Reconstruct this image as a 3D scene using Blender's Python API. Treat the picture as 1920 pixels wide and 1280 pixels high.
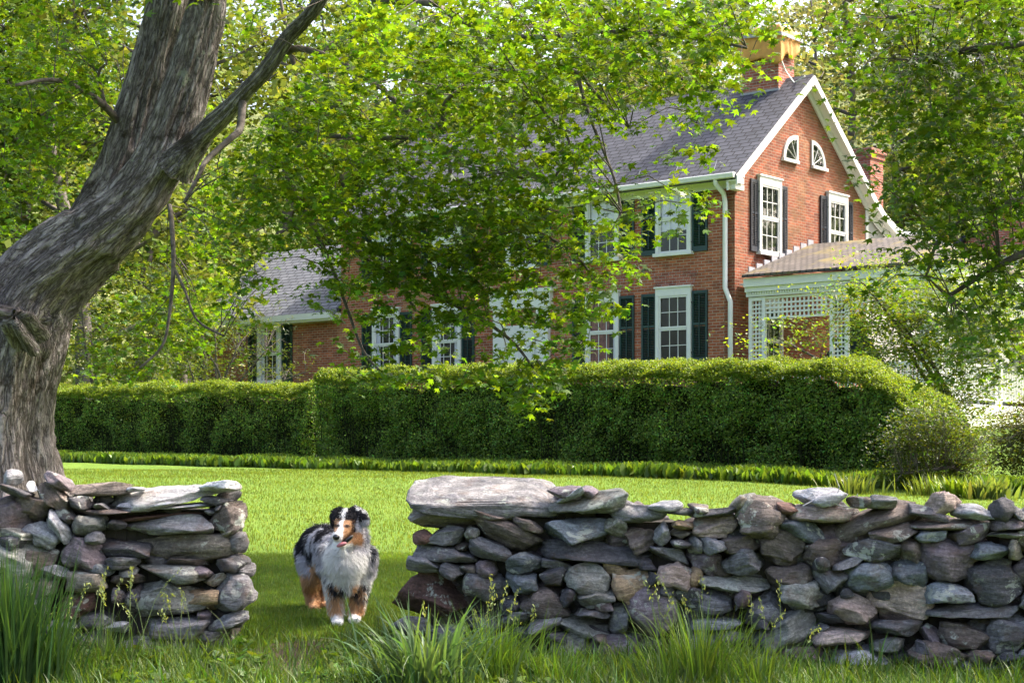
import bpy, bmesh, math, random
import numpy as np
from mathutils import Vector, Matrix, noise
R = math.radians
rnd = random.Random(7); rng = np.random.default_rng(11)
scene = bpy.context.scene
for o in list(bpy.data.objects): bpy.data.objects.remove(o)
COL = scene.collection

# ---------------------------------------------------------------- camera, sky, sun, exposure
F = 3150.0; HY = 850.0; CAMZ = 1.0            # focal length in photo pixels, horizon row, eye height
cam = bpy.data.cameras.new('camera'); camo = bpy.data.objects.new('camera', cam); COL.objects.link(camo)
camo.location = (0, 0, CAMZ); camo.rotation_euler = (R(90), 0, 0)
cam.sensor_width = 36; cam.lens = F/1920*36; cam.shift_y = (HY-640)/1920; cam.clip_end = 2000; cam.clip_start = .1
cam.dof.use_dof = False
scene.camera = camo
SUN_AZ = R(21)                 # direction towards the sun, measured from +X to +Y
SUN_EL = R(50)
w = bpy.data.worlds.new('World'); scene.world = w; w.use_nodes = True
nt = w.node_tree; bg = nt.nodes['Background']; sky = nt.nodes.new('ShaderNodeTexSky')
sky.sky_type = 'NISHITA'; sky.sun_disc = False; sky.sun_elevation = SUN_EL; sky.sun_rotation = R(90)-SUN_AZ
sky.air_density = 1.0; sky.dust_density = 8.0; sky.ozone_density = .6
nt.links.new(sky.outputs[0], bg.inputs[0]); bg.inputs[1].default_value = .15
sl = bpy.data.lights.new('sun', 'SUN'); so = bpy.data.objects.new('sun', sl); COL.objects.link(so)
sl.energy = 2.5; sl.angle = R(.6); sl.color = (1, .93, .80)
sd = Vector((math.cos(SUN_AZ)*math.cos(SUN_EL), math.sin(SUN_AZ)*math.cos(SUN_EL), math.sin(SUN_EL)))
so.rotation_euler = sd.to_track_quat('Z', 'Y').to_euler(); so.location = (30, 20, 40)
scene.view_settings.view_transform = 'Standard'; scene.view_settings.look = 'None'
scene.view_settings.gamma = 1; scene.view_settings.exposure = 2.0

# ---------------------------------------------------------------- helpers
def W(px, py, D): return Vector(((px-960)/F*D, D, CAMZ+(HY-py)/F*D))
def Wn(px, py, D): return np.stack([(px-960)/F*D, D, CAMZ+(HY-py)/F*D], -1)
def sstep(a, b, x):
    t = np.clip((x-a)/(b-a), 0, 1); return t*t*(3-2*t)
def ground(x, y):
    x = np.asarray(x, float); y = np.asarray(y, float); n = .6366*x+.7713*y
    g = np.where(y < 10, .055*(np.maximum(y, -60)-10), 0)
    t = np.clip((y-10)/17, 0, 1); g = g+.60*t**1.5+np.clip(y-27, 0, 40)*.019
    g = g+sstep(26.2, 31, n)*.75
    g = g+sstep(85, 230, y+.25*x)*46
    return g
def tag(o, label=None, cat=None, group=None, kind=None):
    if label: o['label'] = label
    if cat: o['category'] = cat
    if group: o['group'] = group
    if kind: o['kind'] = kind
    return o
def empty(name, loc=(0, 0, 0), rz=0, **k):
    o = bpy.data.objects.new(name, None); COL.objects.link(o); o.location = loc; o.rotation_euler = (0, 0, rz)
    o.empty_display_size = .1
    return tag(o, **k)
def link(name, me, parent=None, loc=None):
    o = bpy.data.objects.new(name, me); COL.objects.link(o)
    if parent is not None: o.parent = parent
    if loc is not None: o.location = loc
    return o
def wpart(name, me, root):                     # a part whose mesh is written in world coordinates
    return link(name, me, root, -Vector(root.location))
def np_mesh(name, V, faces, mat, col=None, smooth=False, P=None):
    """V (n,3); faces: (m,k) array of equal k, or a list of such arrays"""
    me = bpy.data.meshes.new(name)
    if isinstance(faces, np.ndarray): faces = [faces]
    faces = [f for f in faces if len(f)]
    nf = sum(len(f) for f in faces); loops = np.concatenate([f.ravel() for f in faces]).astype(np.int32)
    tot = np.concatenate([np.full(len(f), f.shape[1]) for f in faces]).astype(np.int32)
    st = np.concatenate([[0], np.cumsum(tot)[:-1]]).astype(np.int32)
    me.vertices.add(len(V)); me.vertices.foreach_set('co', np.asarray(V, np.float32).ravel())
    me.loops.add(len(loops)); me.loops.foreach_set('vertex_index', loops)
    me.polygons.add(nf); me.polygons.foreach_set('loop_start', st); me.polygons.foreach_set('loop_total', tot)
    if smooth: me.polygons.foreach_set('use_smooth', np.ones(nf, bool))
    me.update(calc_edges=True)
    if col is not None:
        c = np.ones((len(V), 4), np.float32); c[:, :3] = col
        me.color_attributes.new('Col', 'FLOAT_COLOR', 'POINT').data.foreach_set('color', c.ravel())
    if P is not None:
        me.attributes.new('P', 'FLOAT_VECTOR', 'POINT').data.foreach_set('vector', np.asarray(P, np.float32).ravel())
    me.materials.append(mat); return me

class MB:
    """collects shapes; uv = metres measured along and up each face"""
    def __init__(s): s.v = []; s.f = []
    def add(s, vs, fs):
        b = len(s.v); s.v += [tuple(v) for v in vs]; s.f += [tuple(b+i for i in f) for f in fs]
    def box(s, x0, x1, y0, y1, z0, z1, M=None):
        vs = [(x, y, z) for z in (z0, z1) for y in (y0, y1) for x in (x0, x1)]
        if M is not None: vs = [M @ Vector(v) for v in vs]
        s.add(vs, [(0, 2, 3, 1), (4, 5, 7, 6), (0, 1, 5, 4), (2, 6, 7, 3), (0, 4, 6, 2), (1, 3, 7, 5)])
    def prism(s, poly, d):                     # poly: list of 3D points (one planar loop), extruded along vector d
        n = len(poly); d = Vector(d); p = [Vector(q) for q in poly]
        s.add(p+[q+d for q in p], [tuple(range(n))[::-1], tuple(range(n, 2*n))]+[(i, (i+1) % n, n+(i+1) % n, n+i) for i in range(n)])
    def tube(s, path, rad, n=8, cap=True):
        path = [Vector(p) for p in path]; m = len(path)
        if not hasattr(rad, '__len__'): rad = [rad]*m
        vs = []; prev = None
        for i, p in enumerate(path):
            t = (path[min(i+1, m-1)]-path[max(i-1, 0)]).normalized()
            if prev is None: a = t.orthogonal().normalized()
            else: a = (prev-t*prev.dot(t)).normalized()
            prev = a; b = t.cross(a)
            for k in range(n):
                an = 2*math.pi*k/n; vs.append(p+(a*math.cos(an)+b*math.sin(an))*rad[i])
        fs = [(i*n+k, i*n+(k+1) % n, (i+1)*n+(k+1) % n, (i+1)*n+k) for i in range(m-1) for k in range(n)]
        if cap: fs += [tuple(range(n))[::-1], tuple(range((m-1)*n, m*n))]
        s.add(vs, fs)
    def mesh(s, name, mat, smooth=False):
        me = bpy.data.meshes.new(name); me.from_pydata(s.v, [], s.f)
        bm = bmesh.new(); bm.from_mesh(me); bmesh.ops.recalc_face_normals(bm, faces=bm.faces)
        uv = bm.loops.layers.uv.new('UVMap')
        for f in bm.faces:
            nn = f.normal; t = Vector((0, 0, 1)).cross(nn)
            t = t.normalized() if t.length > .05 else Vector((1, 0, 0))
            if abs(t.x) > .3 and t.x < 0 or (abs(t.x) <= .3 and t.y < 0): t = -t
            b = nn.cross(t)
            for l in f.loops: l[uv].uv = (l.vert.co.dot(t), l.vert.co.dot(b))
            f.smooth = smooth
        bm.to_mesh(me); bm.free(); me.materials.append(mat); return me
    def build(s, name, mat, parent=None, loc=None, smooth=False):
        return link(name, s.mesh(name, mat, smooth), parent, loc)

# ---------------------------------------------------------------- materials
def mat(name):
    m = bpy.data.materials.new(name); m.use_nodes = True; n = m.node_tree; n.nodes.clear()
    out = n.nodes.new('ShaderNodeOutputMaterial')
    return m, n, out
def N(n, typ, **k):
    x = n.nodes.new('ShaderNode'+typ)
    for a, b in k.items():
        if a.startswith('i_'):
            x.inputs[a[2:].replace('_', ' ')].default_value = b
        else: setattr(x, a, b)
    return x
def ramp(n, src, stops):
    r = N(n, 'ValToRGB'); n.links.new(src, r.inputs[0]); e = r.color_ramp.elements
    while len(e) < len(stops): e.new(.5)
    for q, (p, c) in zip(e, stops):
        q.position = p; q.color = (*c, 1) if hasattr(c, '__len__') else (c, c, c, 1)
    return r.outputs[0]
def mix(n, a, b, f, mode='MIX'):
    x = N(n, 'Mix', data_type='RGBA', blend_type=mode)
    for ix_, v in ((0, f), (6, a), (7, b)):
        sock = x.inputs[ix_]
        if hasattr(v, 'links'): n.links.new(v, sock)
        elif ix_ == 0: sock.default_value = v
        else: sock.default_value = (*v, 1) if hasattr(v, '__len__') else (v, v, v, 1)
    return x.outputs[2]
def coords(n, kind='Object', scale=(1, 1, 1)):
    if kind == 'P': c = N(n, 'Attribute', attribute_name='P').outputs['Vector']
    else: c = N(n, 'TexCoord').outputs[kind]
    mp = N(n, 'Mapping'); mp.inputs['Scale'].default_value = scale; n.links.new(c, mp.inputs[0]); return mp.outputs[0]
def noise_(n, vec, scale, detail=4, rough=.55, dist=0):
    x = N(n, 'TexNoise'); x.inputs['Scale'].default_value = scale; x.inputs['Detail'].default_value = detail
    x.inputs['Roughness'].default_value = rough; x.inputs['Distortion'].default_value = dist
    n.links.new(vec, x.inputs['Vector']); return x.outputs[0]
def bump(n, h, strength=.5, dist=.01, nrm=None):
    b = N(n, 'Bump'); b.inputs['Strength'].default_value = strength; b.inputs['Distance'].default_value = dist
    n.links.new(h, b.inputs['Height'])
    if nrm is not None: n.links.new(nrm, b.inputs['Normal'])
    return b.outputs[0]
def bsdf(n, out, col, rough=.6, nrm=None, spec=.4, **k):
    b = N(n, 'BsdfPrincipled')
    if hasattr(col, 'links'): n.links.new(col, b.inputs['Base Color'])
    else: b.inputs['Base Color'].default_value = (*col, 1)
    if hasattr(rough, 'links'): n.links.new(rough, b.inputs['Roughness'])
    else: b.inputs['Roughness'].default_value = rough
    b.inputs['Specular IOR Level'].default_value = spec
    if nrm is not None: n.links.new(nrm, b.inputs['Normal'])
    if out is not None: n.links.new(b.outputs[0], out.inputs[0])
    return b
def attr(n, name='Col'): return N(n, 'Attribute', attribute_name=name).outputs['Color']

def simple(name, col, rough=.55, var=.12, sc=6, bs=.15, spec=.4):
    m, n, out = mat(name); c = coords(n); z = noise_(n, c, sc, 5)
    lo = tuple(x*(1-var) for x in col); hi = tuple(min(1, x*(1+var)) for x in col)
    bsdf(n, out, ramp(n, z, [(.3, lo), (.7, hi)]), rough, bump(n, noise_(n, c, sc*8, 3), bs, .004), spec); return m
def leafmat(name, trans=.5, gloss=.35, tint=(1.9, 1.75, .45), rough=.45):
    m, n, out = mat(name); a = attr(n)
    b = bsdf(n, None, a, rough, spec=gloss)
    t = N(n, 'BsdfTranslucent'); n.links.new(mix(n, a, tint, 1, 'MULTIPLY'), t.inputs[0])
    x = N(n, 'MixShader'); x.inputs[0].default_value = trans
    n.links.new(b.outputs[0], x.inputs[1]); n.links.new(t.outputs[0], x.inputs[2]); n.links.new(x.outputs[0], out.inputs[0]); return m
def brickmat(name, c1, c2, mort, stain=None):
    m, n, out = mat(name); c = coords(n, 'UV')
    b = N(n, 'TexBrick'); n.links.new(c, b.inputs[0]); b.offset = .5
    for k, v in (('Scale', 1), ('Mortar Size', .0105), ('Mortar Smooth', .2), ('Bias', -.1), ('Brick Width', .215), ('Row Height', .073)): b.inputs[k].default_value = v
    b.inputs[1].default_value = (*c1, 1); b.inputs[2].default_value = (*c2, 1); b.inputs[3].default_value = (*mort, 1)
    big = noise_(n, coords(n, 'UV', (.5, .5, .5)), 1.6, 6, .6)
    col = mix(n, b.outputs[0], (.42, .27, .13), ramp(n, big, [(.52, 0), (.72, .35)]))
    col = mix(n, col, (.10, .05, .035), ramp(n, noise_(n, coords(n, 'UV', (1, 3, 1)), 2.3, 6, .7), [(.48, 0), (.75, .75)]))
    # single bricks burnt darker or paler
    v = N(n, 'TexWhiteNoise'); sn = N(n, 'VectorMath', operation='SNAP'); n.links.new(coords(n, 'UV'), sn.inputs[0]); sn.inputs[1].default_value = (.215, .073, 1)
    n.links.new(sn.outputs[0], v.inputs['Vector'])
    col = mix(n, col, ramp(n, v.outputs[0], [(0, .55), (.5, 1), (1, 1.25)]), .55, 'MULTIPLY')
    if stain: col = mix(n, col, stain, ramp(n, noise_(n, coords(n, 'UV'), .55, 7, .65), [(.50, 0), (.62, .55)]))
    inv = N(n, 'Math', operation='SUBTRACT'); inv.inputs[0].default_value = 1; n.links.new(b.outputs[1], inv.inputs[1])
    bsdf(n, out, col, .85, bump(n, inv.outputs[0], .6, .008, bump(n, noise_(n, c, 60, 3), .3, .003)), .25); return m
def shinglemat(name, c1, c2, gap, bw=.3, rh=.14, moss=None):
    m, n, out = mat(name); c = coords(n, 'UV')
    b = N(n, 'TexBrick'); n.links.new(c, b.inputs[0]); b.offset = .43
    for k, v in (('Scale', 1), ('Mortar Size', .02), ('Mortar Smooth', .3), ('Bias', 0), ('Brick Width', bw), ('Row Height', rh)): b.inputs[k].default_value = v
    b.inputs[1].default_value = (*c1, 1); b.inputs[2].default_value = (*c2, 1); b.inputs[3].default_value = (*gap, 1)
    col = mix(n, b.outputs[0], ramp(n, noise_(n, coords(n, 'UV'), 1.3, 6, .7), [(.3, .65), (.7, 1.2)]), .8, 'MULTIPLY')
    if moss: col = mix(n, col, moss, ramp(n, noise_(n, coords(n, 'UV', (1, .7, 1)), .9, 7, .7), [(.50, 0), (.60, .9)]))
    # each course thins towards its top: saw-tooth height
    sp = N(n, 'SeparateXYZ'); n.links.new(c, sp.inputs[0]); dv = N(n, 'Math', operation='DIVIDE'); n.links.new(sp.outputs[1], dv.inputs[0]); dv.inputs[1].default_value = rh
    fr = N(n, 'Math', operation='FRACT'); n.links.new(dv.outputs[0], fr.inputs[0]); iv = N(n, 'Math', operation='SUBTRACT'); iv.inputs[0].default_value = 1; n.links.new(fr.outputs[0], iv.inputs[1])
    bsdf(n, out, col, .75, bump(n, iv.outputs[0], .8, .02, bump(n, b.outputs[1], -.5, .01)), .3); return m
def stonemat():
    m, n, out = mat('field_stone'); p = coords(n, 'P'); a = attr(n)
    st = coords(n, 'P', (2.2, 2.2, 11))
    f = noise_(n, st, 4.5, 8, .72, .6); sp = noise_(n, p, 55, 4, .7); bl = noise_(n, p, 7, 6, .62)
    col = mix(n, a, ramp(n, f, [(.25, .38), (.5, 1.05), (.75, 1.9)]), .9, 'MULTIPLY')
    col = mix(n, col, ramp(n, sp, [(.3, .5), (.55, 1.15), (.72, 1.95)]), .75, 'MULTIPLY')
    col = mix(n, col, (.17, .10, .065), ramp(n, bl, [(.54, 0), (.70, .55)]))
    lic = ramp(n, noise_(n, coords(n, 'P', (1, 1, 1)), 10, 8, .68, .3), [(.565, 0), (.60, 1)])
    msk = ramp(n, noise_(n, p, 2.6, 2), [(.44, 0), (.56, .85)])
    mm = N(n, 'Math', operation='MULTIPLY'); n.links.new(lic, mm.inputs[0]); n.links.new(msk, mm.inputs[1])
    col = mix(n, col, (.50, .52, .46), mm.outputs[0])
    h = bump(n, f, .9, .035, bump(n, bl, .7, .03, bump(n, sp, .8, .010)))
    bsdf(n, out, col, .78, h, .35); return m
def barkmat():
    m, n, out = mat('maple_bark'); p = coords(n, 'P'); o = coords(n)
    def fur(sc, k):
        x = N(n, 'Math', operation='SUBTRACT'); n.links.new(noise_(n, p, sc, 5, .55, .5), x.inputs[0]); x.inputs[1].default_value = .5
        y = N(n, 'Math', operation='ABSOLUTE'); n.links.new(x.outputs[0], y.inputs[0]); z = N(n, 'Math', operation='MULTIPLY'); n.links.new(y.outputs[0], z.inputs[0]); z.inputs[1].default_value = k; z.use_clamp = True; return z.outputs[0]
    mm = N(n, 'Math', operation='MULTIPLY'); n.links.new(fur(11, 9), mm.inputs[0]); n.links.new(fur(21, 11), mm.inputs[1]); mx_ = N(n, 'Math', operation='POWER'); n.links.new(mm.outputs[0], mx_.inputs[0]); mx_.inputs[1].default_value = .7; f = mx_.outputs[0]
    g = noise_(n, coords(n, 'P', (1, 1, 4)), 42, 6, .75, .3); w2 = noise_(n, p, 5, 6, .7, .5)
    col = ramp(n, f, [(.0, (.060, .050, .047)), (.22, (.185, .158, .158)), (.8, (.345, .305, .31))])
    col = mix(n, col, ramp(n, g, [(.3, .55), (.7, 1.35)]), .9, 'MULTIPLY'); col = mix(n, col, ramp(n, w2, [(.35, .5), (.6, 1.2)]), .7, 'MULTIPLY')
    col = mix(n, col, (.035, .026, .016), ramp(n, noise_(n, o, 1.3, 7, .75), [(.57, 0), (.64, .85)]))
    col = mix(n, col, (.30, .32, .25), ramp(n, noise_(n, o, 4.5, 5, .6), [(.67, 0), (.70, .6)]))
    hm_ = bump(n, f, 1, .03, bump(n, w2, 1, .045, bump(n, g, .7, .012)))
    bsdf(n, out, col, .9, hm_, .2); return m

M = {}
M['stone'] = stonemat(); M['bark'] = barkmat()
M['brick'] = brickmat('shade_lifted_red_brick', (.37, .108, .050), (.24, .066, .034), (.36, .25, .19))  # house brick with its colour raised to offset the shade on the front
M['gable_brick'] = brickmat('sun_dimmed_vine_marked_brick', (.27, .068, .030), (.15, .038, .020), (.25, .16, .115), (.13, .085, .03))  # same brick coloured darker against the sun, with real vine stains
M['chimney_brick'] = brickmat('new_red_brick', (.36, .11, .07), (.28, .075, .05), (.35, .26, .22))
M['slate'] = shinglemat('grey_slate', (.042, .044, .058), (.066, .068, .085), (.006, .006, .008), .3, .19)
M['slate_wing'] = shinglemat('pale_slate', (.13, .14, .17), (.17, .18, .21), (.03, .03, .04), .35, .17)
M['cedar'] = shinglemat('weathered_cedar', (.06, .05, .046), (.105, .088, .082), (.012, .01, .009), .16, .15, (.13, .10, .03))
M['white'] = simple('white_paint', (.64, .64, .61), .45, .05)
M['shutter'] = simple('dark_green_paint', (.012, .040, .038), .35, .2)
M['shutter_gable'] = simple('blue_black_paint', (.03, .033, .045), .35, .2)
M['black'] = simple('black_iron', (.02, .02, .02), .4)
M['tarp'] = simple('ochre_tarp', (.50, .25, .06), .7, .25, 3)
M['lead'] = simple('lead_flashing', (.28, .28, .31), .4, .2)
M['dark_cloth'] = simple('dark_green_canvas', (.01, .022, .02), .8)
M['wood'] = simple('grey_wood', (.25, .2, .15), .7)
M['painted_dark'] = simple('painted_unlit_dark', (.014, .017, .014), .9)  # dark colour painted in for the unlit depth behind window panes
M['curtain_white'] = simple('white_blind', (.62, .62, .70), .8)
M['curtain_red'] = simple('red_brown_curtain', (.20, .085, .075), .8, .5, 9)
M['clapboard'] = simple('white_clapboard', (.38, .37, .34), .5, .05)
def glass():
    m, n, out = mat('window_glass'); t = N(n, 'BsdfTransparent'); g = N(n, 'BsdfGlossy'); g.inputs['Roughness'].default_value = .02
    n.links.new(bump(n, noise_(n, coords(n), 2.5, 2), .12, .02), g.inputs['Normal'])
    l = N(n, 'LayerWeight'); l.inputs[0].default_value = .12
    r = ramp(n, l.outputs['Fresnel'], [(0, .025), (1, .8)])
    x = N(n, 'MixShader'); n.links.new(r, x.inputs[0]); n.links.new(t.outputs[0], x.inputs[1]); n.links.new(g.outputs[0], x.inputs[2]); n.links.new(x.outputs[0], out.inputs[0]); return m
M['glass'] = glass()
M['leaf'] = leafmat('maple_leaf', .58, .4, (2.0, 1.65, .32)); M['hedge'] = leafmat('hedge_leaf', .40, .3, (2.0, 1.9, .5), .5)
M['grass'] = leafmat('grass_blade', .42, .35, (1.7, 1.5, .5), .45); M['farleaf'] = leafmat('far_leaf', .4, .1, (1.7, 1.6, .7), .7)
m, n, out = mat('animal_fur'); bsdf(n, out, attr(n), .75, spec=.2); M['fur'] = m
m, n, out = mat('twig_bark'); z = noise_(n, coords(n), 14, 5); bsdf(n, out, ramp(n, z, [(.3, (.045, .035, .03)), (.7, (.15, .13, .115))]), .85, bump(n, z, .6, .01), .2); M['twig'] = m
m, n, out = mat('far_bark'); z = noise_(n, coords(n), 3, 5); bsdf(n, out, ramp(n, z, [(.3, (.07, .06, .055)), (.7, (.16, .14, .13))]), .85, None, .2); M['farbark'] = m
def lawnmat():
    m, n, out = mat('lawn'); c = coords(n)
    f = noise_(n, c, 90, 4, .7); b = noise_(n, c, .9, 5)
    col = ramp(n, b, [(.3, (.080, .150, .016)), (.7, (.115, .185, .024))])
    col = mix(n, col, ramp(n, f, [(.3, .55), (.7, 1.4)]), .9, 'MULTIPLY')
    # bare trodden earth in the gap of the wall
    g = N(n, 'VectorMath', operation='DISTANCE'); mp = N(n, 'Mapping'); mp.inputs['Scale'].default_value = (1, .38, 0); n.links.new(N(n, 'TexCoord').outputs['Object'], mp.inputs[0])
    n.links.new(mp.outputs[0], g.inputs[0]); g.inputs[1].default_value = (-1.17, 8.95*.38, 0)
    ad = N(n, 'Math', operation='ADD'); n.links.new(g.outputs['Value'], ad.inputs[0])
    sc = N(n, 'MapRange'); n.links.new(noise_(n, c, 5, 5), sc.inputs[0]); sc.inputs[3].default_value = -.3; sc.inputs[4].default_value = .3; n.links.new(sc.outputs[0], ad.inputs[1])
    col = mix(n, (.085, .06, .045), col, ramp(n, ad.outputs[0], [(.16, 0), (.36, 1)]))
    # woodland floor on the far hill
    sp = N(n, 'SeparateXYZ'); n.links.new(N(n, 'TexCoord').outputs['Object'], sp.inputs[0])
    mr = N(n, 'MapRange'); n.links.new(sp.outputs[1], mr.inputs[0]); mr.inputs[1].default_value = 62; mr.inputs[2].default_value = 75
    fl = ramp(n, noise_(n, c, .35, 8, .7), [(.35, (.05, .06, .02)), (.5, (.11, .13, .04)), (.65, (.20, .22, .07))])
    col = mix(n, col, fl, mr.outputs[0])
    bsdf(n, out, col, .9, bump(n, f, .7, .03), .15); return m
M['lawn'] = lawnmat()
M['soil'] = simple('wall_core_soil', (.05, .043, .036), .95, .4, 8, .8)
# ---------------------------------------------------------------- ground
xs = np.unique(np.concatenate([np.linspace(-400, -30, 22), np.linspace(-30, 30, 151), np.linspace(30, 400, 22)]))
ys = np.unique(np.concatenate([np.linspace(-60, 0, 8), np.linspace(0, 60, 181), np.linspace(60, 240, 46), np.linspace(240, 700, 8)]))
gx, gy = np.meshgrid(xs, ys); gz = ground(gx, gy)+.012*np.sin(gx*2.1+gy*.7)*np.sin(gy*1.7)
Vg = np.stack([gx, gy, gz], -1).reshape(-1, 3); nx = len(xs); ny = len(ys)
i = (np.arange(ny-1)[:, None]*nx+np.arange(nx-1)).ravel()
tag(link('ground', np_mesh('ground', Vg, np.stack([i, i+1, i+nx+1, i+nx], -1), M['lawn'], smooth=True)), kind='structure')


# ---------------------------------------------------------------- the brick house
HX, HYY = .7713, -.6366
P0 = Vector((418/F*41, 41, 0)); ZB = 1.5
house = empty('brick_house', (P0.x, P0.y, ZB), math.atan2(HYY, HX), label='two storey red brick farmhouse with grey slate roof and dark green shutters behind the hedge', cat='house')
DZ = (0, 0, -ZB)
def fx(px): k = (px-960)/F; return (41*k-P0.x)/(HX-HYY*k)       # facade plane
def fz(px, py): return CAMZ+(HY-py)/F*(41+HYY*fx(px))
def gyy(px): k = (px-960)/F; return (41*k-P0.x)/(.6366-.7713*k)   # gable plane
LM = -13.55; WD = 6.7; ZE = 7.9; ZR = 10.6; RY = WD/2
b = MB(); b.box(LM, -.02, 0, .3, ZB-.6, ZE-.1); b.box(LM, -.02, WD-.3, WD, ZB-.6, ZE-.1)
b.build('wall', M['brick'], house, DZ)
b = MB(); b.prism([(-.017, -.012, ZB-.6), (-.017, WD, ZB-.6), (-.017, WD, ZE-.12), (-.017, RY, ZR-.05), (-.017, -.012, ZE-.12)], (.3, 0, 0))
o = b.build('gable_wall', M['gable_brick'], house, (-.28, 0, -ZB)); o['label'] = 'sunlit gable end wall with old vine marks'
b = MB(); b.prism([(LM, 0, ZB-.6), (LM, WD, ZB-.6), (LM, WD, ZE-.12), (LM, RY, ZR-.05), (LM, 0, ZE-.12)], (-.05, 0, 0))
b.build('gable_wall', M['brick'], house, DZ)
# flat arches of splayed bricks over the lower openings (proud of the wall)
def arch(parent, X, z, wdt, loc=DZ):
    b = MB()
    for k in range(19):
        t = (k-9)/9; xm = X+t*wdt*.5
        b.prism([(xm-.028, -.012, z), (xm+.028, -.012, z), (xm+.030+t*.13, -.012, z+.36), (xm-.030+t*.13, -.012, z+.36)], (0, .011, 0))
    return b.build('brick_arch', M['chimney_brick'], parent, loc)
# roof
sl = (ZR-ZE)/RY
def roof_slab(x0, x1, ya, za, yb, zb, th=.12):
    b = MB(); b.prism([(x0, ya, za), (x0, yb, zb), (x0, yb, zb+th), (x0, ya, za+th)], (x1-x0, 0, 0)); return b
rf = roof_slab(LM-.3, .28, -.42, ZE-.42*sl+.05, RY, ZR+.05).build('roof', M['slate'], house, DZ)
roof_slab(LM-.3, .28, WD+.02, ZE+.05-.02*sl, RY+.002, ZR+.05).build('roof', M['slate'], house, DZ)
# ridge cap
b = MB(); b.prism([(LM-.3, RY-.12, ZR+.07), (LM-.3, RY, ZR+.20), (LM-.3, RY+.12, ZR+.07)], (-LM+.58, 0, 0)); b.build('ridge_cap', M['slate'], house, DZ)
# rake boards with soffit on the gable end
def rake(ya, za, yb, zb, h=.20, x0=.0, x1=.30):
    b = MB()
    b.prism([(x1-.02, ya, za-h), (x1-.02, yb, zb-h), (x1-.02, yb, zb+.02), (x1-.02, ya, za+.02)], (.045, 0, 0))
    b.prism([(x0+.004, ya, za-h*.55), (x0+.004, yb, zb-h*.55), (x0+.004, yb, zb-h*.35), (x0+.004, ya, za-h*.35)], (x1-x0-.03, 0, 0))
    b.prism([(x0+.012, ya, za-h*1.6), (x0+.012, yb, zb-h*1.6), (x0+.012, yb, zb-h*.6), (x0+.012, ya, za-h*.6)], (.05, 0, 0))
    return b
zf = lambda y: ZE+.05+(y)*sl if y <= RY else ZE+.05+(WD-y)*sl
rake(-.40, zf(-.40)+.06, RY, ZR+.13).build('rake_board', M['white'], house, DZ)
rake(RY+.003, ZR+.127, WD+.05, zf(WD+.05)+.06).build('rake_board', M['white'], house, DZ)
# flared rear lean-to, clapboarded
zw = zf(WD+.05)
b = MB(); pts = [(WD+.05, zw-.02), (7.3, zw-.36), (7.9, zw-.62), (8.7, zw-.90)]
for (ya, za), (yb, zb) in zip(pts[:-1], pts[1:]): b.prism([(-6, ya, za), (-6, yb, zb), (-6, yb, zb+.12), (-6, ya, za+.12)], (6.26, 0, 0))
b.build('rear_roof', M['slate'], house, DZ)
b = MB()
for (ya, za), (yb, zb) in zip(pts[:-1], pts[1:]): r_ = rake(ya, za+.06, yb, zb+.06); b.add(r_.v, r_.f)
b.build('rake_board', M['white'], house, DZ)
def clap(x, y0, y1, z0, z1fun, parent):
    b = MB(); z = z0
    while z < z1fun+.001:
        b.prism([(x, y0, z), (x+.022, y0, z), (x+.006, y0, z+.13), (x, y0, z+.13)], (0, y1-y0, 0)); z += .13
    return b.build('clapboard_wall', M['clapboard'], parent, DZ)
b = MB(); b.box(-.3, -.03, WD+.005, 8.6, ZB-.6, 7.0); b.prism([(-.3, WD+.005, 7.0), (-.3, 8.6, 7.0), (-.3, WD+.005, zw-.1)], (.27, 0, 0)); b.build('rear_wall', M['clapboard'], house, DZ)
clap(-.028, WD+.16, 8.5, ZB-.5, 6.7, house)
b = MB(); b.box(-.06, .03, WD+.0, WD+.14, 4.5, zw-.2); b.build('corner_board', M['white'], house, DZ)
# eaves: frieze, gutter, return
b = MB(); b.box(LM, .02, -.07, -.001, ZE-.42, ZE-.13); b.box(LM-.1, .28, -.36, .0, ZE-.20, ZE-.13); b.box(-.05, .26, -.34, -.0, ZE-.36, ZE-.22); b.box(.0, .20, -.30, .10, ZE-.50, ZE-.37)
b.build('cornice', M['white'], house, DZ)
b = MB(); prof = [(-.36, -.10), (-.50, -.08), (-.52, .02), (-.50, .04), (-.38, .04)]
b.prism([(LM-.1, y, ZE-.16+z) for y, z in prof], (-LM+.36, 0, 0)); b.build('gutter', M['white'], house, DZ)
dx = fx(1352)+.1
b = MB(); b.tube([(dx, -.42, ZE-.2), (dx, -.40, ZE-.34), (dx+.06, -.14, ZE-.55), (dx+.08, -.10, ZE-.75), (dx+.08, -.10, 5.05), (dx+.25, -.13, 4.7), (dx+.25, -.13, ZB)], .062, 10)
b.build('downspout', M['white'], house, DZ, True)
# snow guards
for k in range(7):
    b = MB(); X = -.5-k*1.15; b.tube([(X, -.16, zf(-.16)+.14), (X, -.02, zf(-.02)+.27), (X+.07, .02, zf(0)+.20)], .012, 5); b.build('snow_guard', M['lead'], house, DZ)

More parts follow.
